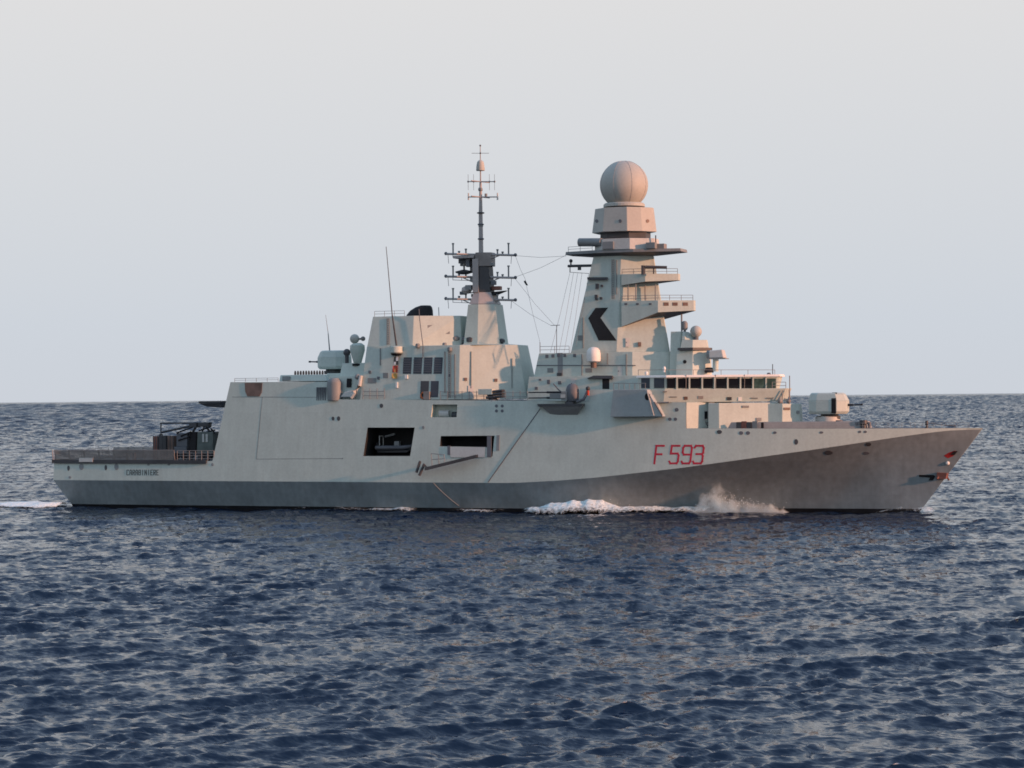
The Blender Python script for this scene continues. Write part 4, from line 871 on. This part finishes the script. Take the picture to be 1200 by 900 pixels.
# ================================================================== separate things carried by the ship
def flag(name, m, label, poly, plane, wave=.06):
    mb = MB(); P_ = [onplane(px, py, plane) for px, py in poly]; n = 6
    a, b, c_, d = P_; t_ = .012; nn = plane[1]
    G0 = []
    for i in range(n+1):
        for j in range(n+1):
            u, v = i/n, j/n; p = (a*(1-u)+b*u)*(1-v)+(d*(1-u)+c_*u)*v; G0.append(p+nn*wave*math.sin(6*u+3*v))
    f0 = [(i*(n+1)+j, (i+1)*(n+1)+j, (i+1)*(n+1)+j+1, i*(n+1)+j+1) for i in range(n) for j in range(n)]
    k = len(G0); mb.add(G0+[p+nn*t_ for p in G0], f0+[tuple(q+k for q in reversed(ff_)) for ff_ in f0])
    o = mb.build(name, m); o.parent = None; return tag(o, label, 'flag')
fp = (fpl[0][0]+fpl[0][1]*.30, fpl[0][1])
GR = 'signal flags hanging beside the funnel louvres'
f1 = flag('signal_flag', 'ink', 'black and white signal flag hanging just under the whip antenna tub', [(461.2, 427.5), (466.4, 427.5), (467.2, 418), (461.8, 418)], fp); f1['group'] = GR
f2 = flag('signal_flag', 'flagred', 'red signal flag hanging between a dark flag and a yellow one beside funnel louvres', [(459.8, 436.5), (465.8, 436.5), (466.4, 428.5), (460.6, 428.5)], fp); f2['group'] = GR
f3 = flag('signal_flag', 'flagyel', 'yellow signal flag at the bottom of the small hoist beside the funnel louvres', [(459, 443.5), (465.2, 443.5), (465.8, 437.5), (459.6, 437.5)], fp); f3['group'] = GR
mb = MB(); decal(mb, (fp[0]+fp[1]*.09, fp[1]), [(464, 423), (466.6, 423), (467, 418), (464.2, 418)], 0, .02); decal(mb, (fp[0]+fp[1]*.09, fp[1]), [(461.4, 427.4), (463.8, 427.4), (464, 424), (461.8, 424)], 0, .02); mb.build('flag_patch', 'flagwht', f1)
mb = MB(); decal(mb, (fp[0]+fp[1]*.09, fp[1]), [(462, 436.4), (463.6, 436.4), (463.4, 432), (462.6, 432)], 0, .02); mb.build('flag_patch', 'flagyel', f2)
flag('wind_pennant', 'ink', 'small black pennant flying from the wire between the two masts', [(616.4, 334.2), (619, 334.6), (616, 328.4), (613.6, 329.4)], (at(616, 331, -1.3), np.array([0, -1.0, 0])), .1)

# rigid inflatable boat inside the boat bay
zb_ = on_hull(455, 531)[2]; xb0 = on_hull(436, 528)[0]; xb1 = on_hull(481, 528)[0]
rib = empty('rigid_inflatable_boat', ((xb0+xb1)/2, -7.0, zb_)); tag(rib, 'grey rigid inflatable boat stowed inside the dark square bay amidships', 'boat')
hlen = (xb1-xb0)/2
mb = MB(); mb.tube([(-hlen, -1.0, .75), (hlen*.4, -1.05, .78), (hlen*.8, -.7, .9), (hlen*1.02, 0, 1.0), (hlen*.8, .7, .9), (hlen*.4, 1.05, .78), (-hlen, 1.0, .75)], .32, 12); mb.build('buoyancy_tube', 'rubber', rib, smooth=True)
mb = MB(); mb.prism([(-hlen, -.3, .05), (hlen*.5, -.3, .05), (hlen*.5, .3, .05), (-hlen, .3, .05)], [(-hlen, -.9, .6), (hlen*.85, -.4, .7), (hlen*.85, .4, .7), (-hlen, .9, .6)]); mb.build('boat_hull', 'slate', rib)
mb = MB(); mb.box((-.4, -.4, .65), (.4, .4, 1.7)); mb.build('console', 'mid', rib, bevel=.06)
mb = MB(); mb.tube([(-hlen*.85, -.7, .8), (-hlen*.85, -.7, 2.5), (-hlen*.85, .7, 2.5), (-hlen*.85, .7, .8)], .07, 8); mb.build('roll_bar', 'pale', rib)
MB().box((-hlen*1.1, -.3, .3), (-hlen*.9, .3, 1.5)).build('outboard_motor', 'black', rib, bevel=.05)
cr1 = MB(); cr1.tube([on_hull(443, 512)+np.array([0, 2.6, 0]), on_hull(455, 509)+np.array([0, 2.6, 0])], .16, 8); cr1.build('bay_crane', 'mid', ship)

# crane truck and crates on the flight deck
yc = -2.2; zf_ = zd+.03
cx = xat(232, zf_, yc); crn = empty('mobile_crane', (cx, yc, zf_)); tag(crn, 'dark mobile crane parked on the flight deck with its boom lowered towards the stern', 'crane')
def cl(px, py, y=0): 
    p = at(px, py, yc+y); return (p[0]-cx, y, p[2]-zf_)
mb = MB(); a = cl(206, 523); b = cl(254, 523); mb.box((a[0], -1.1, .55), (b[0]-.3, 1.1, .95)); mb.build('chassis', 'dark', crn, bevel=.05)
for x in (a[0]+.8, a[0]+2.1, b[0]-1.5):
    for y in (-1.1, 1.1): MB().lathe((x, y, .52), [(.25, -.2), (.5, -.18), (.52, 0), (.5, .18), (.25, .2)], 20, 'y').build('wheel', 'black', crn)
c0_, c1_ = cl(234.5, 523), cl(253.5, 506); cab = MB(); cab.prism([(c0_[0], -1.15, .98), (c1_[0], -1.15, .98), (c1_[0], 1.15, .98), (c0_[0], 1.15, .98)], [(c0_[0]+.1, -1.0, c1_[2]), (c1_[0]-.05, -1.0, c1_[2]), (c1_[0]-.05, 1.0, c1_[2]), (c0_[0]+.1, 1.0, c1_[2])])
cabo = cab.build('cab', 'green', crn, bevel=.08)
mb = MB()
for x0, x1 in ((237, 239.4), (241, 243.6)):
    p0, p1 = cl(x0, 508.5, -1.12), cl(x1, 518, -1.12); mb.box((p0[0], -1.16, p1[2]), (p1[0], -1.0, p0[2]))
mb.build('cab_window', 'pale', cabo)
p0, p1 = cl(223, 523), cl(231.5, 506); MB().prism([(p0[0], -.7, .96), (p1[0], -.7, .96), (p1[0], .7, .96), (p0[0], .7, .96)], [(p0[0]+.15, -.5, p1[2]), (p1[0], -.5, p1[2]), (p1[0], .5, p1[2]), (p0[0]+.15, .5, p1[2])]).build('crane_pillar', 'black', crn, bevel=.05)
mb = MB(); t0, t1 = cl(247, 495.6), cl(189, 495.8); 
for dy in (-.4, .4): mb.tube([(t0[0], dy, t0[2]), (t1[0], dy*.6, t1[2])], .12, 8); mb.tube([(cl(227, 498.5)[0], dy, cl(227, 498.5)[2]), (cl(190, 506.5)[0], dy*.6, cl(190, 506.5)[2])], .14, 8)
for k in range(7):
    u = k/6; p = (t0[0]+(t1[0]-t0[0])*u, 0, t0[2]); mb.tube([(p[0], -.4, p[2]), (p[0], .4, p[2])], .06, 6)
mb.build('boom', 'dark', crn)
mb = MB(); p0, p1 = cl(224, 501), cl(248, 494.2); mb.box((p0[0], -.75, p0[2]), (p0[0]+1.3, .75, p1[2]-.1)); mb.box((cl(234, 500)[0], -.6, cl(234, 500)[2]), (cl(246, 500)[0], .6, cl(234, 496)[2])); mb.tube([cl(226, 506), cl(232, 497)], .2, 8); mb.tube([cl(246, 506), cl(240, 498)], .18, 8); mb.tube([cl(237, 506), cl(240, 498)], .14, 8); mb.build('boom_winch', 'dark', crn, bevel=.04)
mb = MB(); mb.tube([cl(188.6, 495.6), cl(188.6, 510)], .10, 6); mb.box((cl(187.4, 512)[0], -.25, cl(188, 511.5)[2]), (cl(190, 512)[0], .25, cl(188, 508.5)[2])); mb.build('hook_block', 'dark', crn)
p0, p1 = cl(207.5, 523), cl(222, 507.6); mb = MB(); mb.box((p0[0], -1.0, .97), (p1[0], 1.0, 2.0)); mb.box((p0[0]+.3, -.8, 2.0), (p1[0], .8, p1[2])); mb.build('machinery_housing', 'slate', crn, bevel=.08)
def crate(px0, px1, py, y, m, label, gi):
    x0, x1 = xat(px0, zf_, y), xat(px1, zf_, y); z1 = zat((px0+px1)/2, py, y)-zf_
    o = empty('crate', ((x0+x1)/2, y, zf_+.005)); tag(o, label, 'crate', 'crates stacked on the flight deck beside the crane')
    h = (x1-x0)/2; MB().box((-h, -.8, .12), (h, .8, z1)).build('crate_body', m, o, bevel=.03)
    mb = MB()
    for y_2 in (-.7, 0, .7): mb.box((-h, y_2-.08, 0), (h, y_2+.08, .118))
    mb.build('skid', 'dark', o)
    mb = MB()
    for u in (-.9, 0, .9): mb.box((u*h-.06, -.84, .12), (u*h+.06, -.802, z1)); 
    mb.build('batten', 'dark', o)
crate(182.5, 188, 511, -2.4, 'rust', 'rust red crate nearest the stern on the flight deck', 0)
crate(189, 197.6, 510.4, -2.6, 'dark', 'dark crate under the hook of the deck crane', 1)
crate(198.6, 206.4, 510.6, -2.4, 'brown', 'brown crate between the dark crate and the deck crane', 2)

mb = MB()
for x0, y0, x1, y1 in ((207, 507.5, 226, 500.5), (212, 511, 224, 506), (233, 505, 247, 500), (236, 508, 252, 504), (247, 502, 252, 508), (209, 516, 222, 512)): mb.tube([cl(x0, y0, -.9), cl(x1, y1, -.8)], .13, 6)
mb.build('hydraulic_pipe', 'black', crn)
# ================================================================== SEA
HAZ = math.atan2(look[1], look[0])
WAVES = []
def sea_mesh():
    fine = np.concatenate([np.arange(-36, -16, .09), np.arange(-16, 16, .042), np.arange(16, 36.01, .09)])
    coarse = np.concatenate([np.arange(36+3, 324-2, 6.0)])
    ang = R(1)*np.concatenate([fine, coarse]) + HAZ
    r = [0.5, 20, 40, 60, 80]
    while r[-1] < 30000: r.append(r[-1]*1.0024+0.01)
    while r[-1] < 150000: r.append(r[-1]*1.12)
    r = np.array(r); nA, nR_ = len(ang), len(r)
    dr = np.gradient(r); dth = np.where(np.arange(nA) < len(fine), R(.042), R(6))
    X = CAM[0]+np.outer(r, np.cos(ang)); Y = CAM[1]+np.outer(r, np.sin(ang))
    X = X.astype(np.float32); Y = Y.astype(np.float32); Z = np.zeros_like(X); DX = np.zeros_like(X); DY = np.zeros_like(X); J = np.zeros_like(X)
    nf = len(fine)
    GUST = np.zeros((nR_, nf), np.float32)          # uneven gusts: rougher patches and smoother slicks
    for q_l in np.exp(np.linspace(math.log(14), math.log(120), 22)):
        a_ = rng.uniform(0, 2*math.pi); GUST += np.sin((X[:, :nf]*math.cos(a_)+Y[:, :nf]*math.sin(a_))*2*math.pi/q_l+rng.uniform(0, 6.28))
    GUST = np.clip(1+.065*GUST, .6, 1.4)
    NW = 190
    lam = np.exp(np.linspace(math.log(.75), math.log(420), NW))*np.exp(rng.normal(0, .03, NW))
    main = HAZ+math.pi+R(18)                                      # the wind sea runs towards the viewer
    for l in lam:
        k = 2*math.pi/l; spread = R(20) if l > 4 else R(27)
        a_ = main+rng.normal(0, spread); kx, ky = k*math.cos(a_), k*math.sin(a_)
        sl_ = WAVE_SLOPE*np.interp(math.log(l), [-.3, .4, 1.0, 1.5, 2.2, 3.0, 3.83, 3.95], [1.7, 1.55, 1.0, .62, .34, .17, .08, 0])
        A_ = 1/k; ph = rng.uniform(0, 2*math.pi)
        WAVES.append((l, kx, ky, sl_/k, ph))
        gust = 1.0
        q_ = l/np.maximum(dr*.55, r*R(.042)); wgt = np.clip((q_ - 2.2)/3.0, 0, 1)
        # far off, where the chop is finer than the mesh, longer seas carry its steepness
        far_ = np.clip((q_-2)/1, 0, 1)*np.clip((8.5-q_)/3, 0, 1)*np.clip((r-420)/700, 0, 1)*np.clip(9000/r, 0, 1)**1.0*FAR_SLOPE
        wgt = wgt*sl_ + far_
        rows_ = np.nonzero(wgt > 0)[0]
        if len(rows_) == 0: continue
        hi = rows_[-1]+1
        lo_ = 4
        t = kx*X[lo_:hi, :nf]+ky*Y[lo_:hi, :nf]+ph
        s_, c_ = np.sin(t), np.cos(t); W_ = (wgt[lo_:hi]*A_)[:, None].astype(np.float32)*(GUST[lo_:hi] if l < 6 else 1)
        Z[lo_:hi, :nf] += W_*c_; q = .98
        DX[lo_:hi, :nf] -= q*W_*s_*kx/k; DY[lo_:hi, :nf] -= q*W_*s_*ky/k; J[lo_:hi, :nf] += W_*k*c_
    # calmer at the edges of the finely built sector, so that it meets the plain sheet
    ed = np.clip((36-np.abs(fine))/2, 0, 1).astype(np.float32)
    for a in (Z, DX, DY, J): a[:, :nf] *= ed
    X += DX; Y += DY
    v = np.stack([X, Y, Z], -1).reshape(-1, 3)
    i, j = np.meshgrid(np.arange(nR_-1), np.arange(nA), indexing='ij'); j2 = (j+1) % nA
    f = np.stack([i*nA+j, (i+1)*nA+j, (i+1)*nA+j2, i*nA+j2], -1).reshape(-1, 4)
    me = bpy.data.meshes.new('water'); me.vertices.add(len(v)); me.vertices.foreach_set('co', v.ravel().astype(np.float32))
    me.loops.add(f.size); me.loops.foreach_set('vertex_index', f.ravel().astype(np.int32))
    me.polygons.add(len(f)); me.polygons.foreach_set('loop_start', np.arange(0, f.size, 4, dtype=np.int32))
    me.polygons.foreach_set('use_smooth', np.ones(len(f), dtype=bool))
    me.update(calc_edges=True)
    at_ = me.attributes.new('crest', 'FLOAT', 'POINT'); at_.data.foreach_set('value', J.ravel().astype(np.float32))
    lost = np.repeat((1+.7*np.clip((r-130)/170, 0, 1)+1.2*np.clip((r-300)/900, 0, 1))[:, None], nA, 1).astype(np.float32)   # chop finer than the mesh is left to the shading
    at2 = me.attributes.new('fine_chop', 'FLOAT', 'POINT'); at2.data.foreach_set('value', lost.ravel())
    return me, J
WAVE_SLOPE = .046; FAR_SLOPE = .066
me, J = sea_mesh()
wm = bpy.data.materials.new('sea_water'); wm.use_nodes = True; t = wm.node_tree; N = t.nodes; K = t.links.new; b = N['Principled BSDF']
b.inputs['Base Color'].default_value = (.0030, .0125, .0350, 1); b.inputs['Roughness'].default_value = .06; b.inputs['IOR'].default_value = 1.333; b.inputs['Specular IOR Level'].default_value = .40
g = N.new('ShaderNodeNewGeometry')
mp = N.new('ShaderNodeMapping'); mp.inputs['Rotation'].default_value = (0, 0, -TH); mp.inputs['Scale'].default_value = (.36, 1.2, 1); K(g.outputs['Position'], mp.inputs[0])
def noi(s_, det, rough=.6):
    n = N.new('ShaderNodeTexNoise'); n.inputs['Scale'].default_value = s_; n.inputs['Detail'].default_value = det; n.inputs['Roughness'].default_value = rough
    K(mp.outputs[0], n.inputs['Vector']); return n.outputs['Fac']
mp2 = N.new('ShaderNodeMapping'); mp2.inputs['Rotation'].default_value = (0, 0, -TH); mp2.inputs['Scale'].default_value = (1, .45, 1); K(g.outputs['Position'], mp2.inputs[0])
def chop(s_, det, k, mp=mp):                   # random facet slopes of the small wind ripples, the same from near and far
    n = N.new('ShaderNodeTexNoise'); n.inputs['Scale'].default_value = s_; n.inputs['Detail'].default_value = det; n.inputs['Roughness'].default_value = .62
    K(mp.outputs[0], n.inputs['Vector'])
    a = N.new('ShaderNodeVectorMath'); a.operation = 'SUBTRACT'; K(n.outputs['Color'], a.inputs[0]); a.inputs[1].default_value = (.5, .5, .5)
    m = N.new('ShaderNodeVectorMath'); m.operation = 'MULTIPLY'; K(a.outputs[0], m.inputs[0]); m.inputs[1].default_value = (k, k, 0); return m.outputs[0]
def vadd(a, b_):
    n = N.new('ShaderNodeVectorMath'); n.operation = 'ADD'; K(a, n.inputs[0]); K(b_, n.inputs[1]); return n.outputs[0]
fa_ = N.new('ShaderNodeAttribute'); fa_.attribute_name = 'fine_chop'
sc2 = N.new('ShaderNodeVectorMath'); sc2.operation = 'SCALE'; K(vadd(vadd(chop(1.3, 3, .6), chop(4.5, 3, .9)), vadd(chop(.85, 2, .75, mp2), chop(.22, 2, .45, mp2))), sc2.inputs[0]); K(fa_.outputs['Fac'], sc2.inputs['Scale'])
nv_ = vadd(g.outputs['Normal'], sc2.outputs[0])
nn_ = N.new('ShaderNodeVectorMath'); nn_.operation = 'NORMALIZE'; K(nv_, nn_.inputs[0]); K(nn_.outputs[0], b.inputs['Normal'])
# white caps: broken foam only on the steepest crests
ca = N.new('ShaderNodeAttribute'); ca.attribute_name = 'crest'
mr = N.new('ShaderNodeMapRange'); mr.inputs['From Min'].default_value = 1.02; mr.inputs['From Max'].default_value = 1.3; K(ca.outputs['Fac'], mr.inputs['Value'])
fn = N.new('ShaderNodeMath'); fn.operation = 'MULTIPLY'; K(mr.outputs[0], fn.inputs[0])
fr = N.new('ShaderNodeMapRange'); fr.inputs['From Min'].default_value = .42; fr.inputs['From Max'].default_value = .62; K(noi(1.8, 6, .7), fr.inputs['Value']); K(fr.outputs[0], fn.inputs[1])
fd = N.new('ShaderNodeBsdfDiffuse'); fd.inputs[0].default_value = (.62, .66, .68, 1)
ms = N.new('ShaderNodeMixShader'); K(fn.outputs[0], ms.inputs[0]); K(b.outputs[0], ms.inputs[1]); K(fd.outputs[0], ms.inputs[2]); K(ms.outputs[0], N['Material Output'].inputs['Surface'])
me.materials.append(wm)
water = bpy.data.objects.new('water', me); col.objects.link(water); water['kind'] = 'structure'

# ------------------------------------------------------------------ foam: bow wave, spray, wash along the side, wake
def foam_mat(name, c, lo, hi, sc_):
    m = bpy.data.materials.new(name); m.use_nodes = True; t = m.node_tree; N = t.nodes; K = t.links.new; b = N['Principled BSDF']
    b.inputs['Base Color'].default_value = (*c, 1); b.inputs['Roughness'].default_value = .8; b.inputs['Specular IOR Level'].default_value = .1
    g = N.new('ShaderNodeNewGeometry'); n = N.new('ShaderNodeTexNoise'); n.inputs['Scale'].default_value = sc_; n.inputs['Detail'].default_value = 7; n.inputs['Roughness'].default_value = .68
    K(g.outputs['Position'], n.inputs['Vector']); a = N.new('ShaderNodeAttribute'); a.attribute_name = 'foam_cover'
    s = N.new('ShaderNodeMath'); s.operation = 'ADD'; K(n.outputs['Fac'], s.inputs[0]); K(a.outputs['Fac'], s.inputs[1])
    r = N.new('ShaderNodeMapRange'); r.inputs['From Min'].default_value = lo; r.inputs['From Max'].default_value = hi; K(s.outputs[0], r.inputs['Value'])
    K(r.outputs[0], b.inputs['Alpha'])
    bp = N.new('ShaderNodeBump'); bp.inputs['Distance'].default_value = .35; bp.inputs['Strength'].default_value = .7; K(n.outputs['Fac'], bp.inputs['Height']); K(bp.outputs[0], b.inputs['Normal'])
    return m
M['foam'] = foam_mat('foam', (.76, .90, .92), .88, 1.24, 2.1)
def vnoise(x, y, seed):
    r_ = np.random.default_rng(seed); z = np.zeros_like(x)
    for o in range(5):
        f_ = .12*2**o
        for _ in range(5):
            a = r_.uniform(0, 2*math.pi); z += np.sin((x*math.cos(a)+y*math.sin(a))*f_*2*math.pi*r_.uniform(.6, 1.4)+r_.uniform(0, 6.28))*.5**o
    return z/4
def sea_z(x, y):
    z = np.zeros_like(x)
    for l, kx, ky, A_, ph in WAVES:
        z += A_*np.cos(kx*x+ky*y+ph)*np.clip((l/.57-2.2)/3.0, 0, 1)
    return z
def foam_sheet(name, label, path, width, height, dens, nu=180, nv=26, seed=1, cat='sea foam'):
    """foam mound along a path on the water: width, height and density vary along it"""
    us = np.linspace(0, 1, nu); vs = np.linspace(0, 1, nv)
    px_ = np.interp(us, np.linspace(0, 1, len(path)), [p[0] for p in path]); py_ = np.interp(us, np.linspace(0, 1, len(path)), [p[1] for p in path])
    wd = np.interp(us, *width); ht = np.interp(us, *height); de = np.interp(us, *dens)
    U, Vv = np.meshgrid(us, vs, indexing='ij')
    x = px_[:, None]+0*Vv; y = py_[:, None]-wd[:, None]*Vv
    prof = np.sin(np.pi*np.clip(Vv*.9+.1, 0, 1))**.8
    n = vnoise(x, y, seed); z = sea_z(x, y)+.06+.18*(1-Vv)+ht[:, None]*np.sin(np.pi*np.clip(Vv*.9+.1, 0, 1))**.8*(1+.35*n)+.08*(1-Vv)*vnoise(x*3, y*3, seed+5)
    D_ = de[:, None]*np.clip(1.15*np.sin(np.pi*np.clip(Vv*.85+.12, 0, 1))**.5, 0, 1)*np.clip(np.minimum(U, 1-U)*14, 0, 1)+.12*n
    v = np.stack([x, y, z], -1).reshape(-1, 3); f = [(i*nv+j, i*nv+j+1, (i+1)*nv+j+1, (i+1)*nv+j) for i in range(nu-1) for j in range(nv-1)]
    me = bpy.data.meshes.new(name); me.from_pydata(v.tolist(), [], f); me.materials.append(M['foam'])
    a = me.attributes.new('foam_cover', 'FLOAT', 'POINT'); a.data.foreach_set('value', D_.ravel().astype(np.float32))
    me.polygons.foreach_set('use_smooth', [True]*len(f)); o = bpy.data.objects.new(name, me); col.objects.link(o)
    return tag(o, label, cat, kind='stuff')
def wl(px):                              # starboard waterline abreast a measured column of the picture
    x = xat(px, 0, -7); 
    for _ in range(4): y = side_y(x, 0.0); x = xat(px, 0, -y)
    return (x, -y)
foam_sheet('bow_wave', 'white foaming bow wave rolling back along the dark lower hull', [wl(p) for p in np.linspace(612, 850, 9)],
           ([0, .12, .4, .7, 1], [3.5, 5.5, 5.0, 3.0, 3.5]), ([0, .1, .35, .5, .75, .95, 1], [.2, .9, 1.9, 1.0, .55, .9, .5]), ([0, .1, .4, .8, 1], [.48, .70, .78, .64, .68]))
foam_sheet('side_wash', 'thin broken white wash along the waterline amidships', [wl(p) for p in np.linspace(150, 620, 9)],
           ([0, 1], [2.2, 2.6]), ([0, .5, 1], [.12, .2, .3]), ([0, .3, .55, .6, .66, .7, .75, .83, .87, .93, 1], [.20, .24, .30, .42, .55, .50, .26, .30, .60, .42, .40]), 240, 12, 4)
foam_sheet('stern_wake', 'bright white wake streaming away behind the stern', [wl(84), (wl(70)[0], -7.0), (-80, -6.0), (-92, -5), (-115, -4)],
           ([0, .3, 1], [3, 8, 10]), ([0, .12, .4, 1], [.35, .4, .3, .25]), ([0, .6, 1], [.85, .9, .75]), 150, 20, 8)
foam_sheet('stem_wash', 'small white ripple curling off the foot of the stem', [wl(1100), wl(1060), wl(1000)], ([0, 1], [2.2, 1.6]), ([0, .3, 1], [.5, .5, .15]), ([0, .3, .5, 1], [.55, .45, .32, .30]), 70, 12, 15)
# spray thrown up where the hull meets the sea: many small drops
sp_mb = MB(); r_ = np.random.default_rng(5)
def drops(px, hgt, n, spread, out_):
    x0, y0 = wl(px); 
    for _ in range(n):
        u = abs(r_.normal(0, .45)); h_ = hgt*min(u, 1.6); x = x0+r_.normal(0, spread*(1.1-.35*u)); y = y0-.3-abs(r_.normal(0, out_))
        s = r_.uniform(.02, .065)*(1.25-.4*min(u, 1.4)); a = r_.uniform(0, 6.28, 3); c = np.array([x, y, h_+.1])
        q = [c+s*np.array(d)*r_.uniform(.6, 1.6) for d in ((1, 0, 0), (0, 1, 0), (0, 0, 1), (-1, 0, 0), (0, -1, 0), (0, 0, -1))]
        sp_mb.add(q, [(0, 1, 2), (1, 3, 2), (3, 4, 2), (4, 0, 2), (1, 0, 5), (3, 1, 5), (4, 3, 5), (0, 4, 5)])
drops(846, 3.8, 420, 1.8, 1.0); drops(872, 1.9, 260, 2.4, .8); drops(768, 1.8, 60, .35, .3); drops(843, 5.2, 220, 1.6, .7); drops(690, 1.6, 160, 3.0, 1.2)
M['spray'] = mat('spray', (.68, .80, .86), rough=.7, var=.03)
tag(sp_mb.build('bow_spray', 'spray'), 'burst of white spray thrown up against the bow where the hull flares', 'spray', kind='stuff')

sc.cycles.filter_width = 1.7

mx0, mx1 = wl(806)[0], wl(925)[0]
mm = bpy.data.materials.new('spray_mist'); mm.use_nodes = True; t = mm.node_tree; N = t.nodes; K = t.links.new; N.remove(N['Principled BSDF'])
pv = N.new('ShaderNodeVolumePrincipled'); pv.inputs['Color'].default_value = (.82, .95, 1, 1); pv.inputs['Anisotropy'].default_value = .1
tcn = N.new('ShaderNodeTexCoord'); sxn = N.new('ShaderNodeSeparateXYZ'); K(tcn.outputs['Object'], sxn.inputs[0])
u_ = N.new('ShaderNodeMapRange'); u_.inputs['From Min'].default_value = mx0; u_.inputs['From Max'].default_value = mx1; K(sxn.outputs[0], u_.inputs['Value'])
hr = N.new('ShaderNodeValToRGB'); K(u_.outputs[0], hr.inputs[0])
pts = [(0, .0), (.10, .16), (.20, .62), (.30, .88), (.40, .70), (.55, .36), (.70, .30), (.86, .22), (1, 0)]
while len(hr.color_ramp.elements) < len(pts): hr.color_ramp.elements.new(.5)
for e_, (p_, v_) in zip(hr.color_ramp.elements, pts): e_.position = p_; e_.color = (v_, v_, v_, 1)
hh_ = N.new('ShaderNodeMath'); hh_.operation = 'MULTIPLY_ADD'; K(hr.outputs[0], hh_.inputs[0]); hh_.inputs[1].default_value = 5.2; hh_.inputs[2].default_value = .05
dv = N.new('ShaderNodeMath'); dv.operation = 'DIVIDE'; K(sxn.outputs[2], dv.inputs[0]); K(hh_.outputs[0], dv.inputs[1])          # height as a share of the local plume
nz = N.new('ShaderNodeTexNoise'); nz.inputs['Scale'].default_value = .75; nz.inputs['Detail'].default_value = 6; nz.inputs['Roughness'].default_value = .62; nz.inputs['Distortion'].default_value = .6; K(tcn.outputs['Object'], nz.inputs['Vector'])
m1 = N.new('ShaderNodeMath'); m1.operation = 'MULTIPLY_ADD'; K(nz.outputs['Fac'], m1.inputs[0]); m1.inputs[1].default_value = 3.0; m1.inputs[2].default_value = -.75
m2 = N.new('ShaderNodeMath'); m2.operation = 'SUBTRACT'; K(m1.outputs[0], m2.inputs[0]); K(dv.outputs[0], m2.inputs[1])
m3 = N.new('ShaderNodeMath'); m3.operation = 'MULTIPLY'; m3.use_clamp = True; K(m2.outputs[0], m3.inputs[0]); m3.inputs[1].default_value = .9
m4 = N.new('ShaderNodeMath'); m4.operation = 'MULTIPLY'; K(m3.outputs[0], m4.inputs[0]); m4.inputs[1].default_value = 2.6
K(m4.outputs[0], pv.inputs['Density']); K(pv.outputs[0], N['Material Output'].inputs['Volume'])
bx_ = MB(); yA, yB = wl(806)[1]+.3, wl(925)[1]+.3
def rowy(x): return yA+(yB-yA)*(x-mx0)/(mx1-mx0)
bx_.prism([(mx0, rowy(mx0)-3.2, -.6), (mx1, rowy(mx1)-2.2, -.6), (mx1, rowy(mx1), -.6), (mx0, rowy(mx0), -.6)], [(mx0, rowy(mx0)-3.6, 5.4), (mx1, rowy(mx1)-2.6, 5.4), (mx1, rowy(mx1)-.2, 5.4), (mx0, rowy(mx0)-.4, 5.4)])
M['mist'] = mm
tag(bx_.build('spray_mist', 'mist'), 'soft white mist of spray drifting up the dark bow behind the stem', 'spray', kind='stuff')
sc.cycles.volume_bounces = 8; sc.cycles.max_bounces = 14
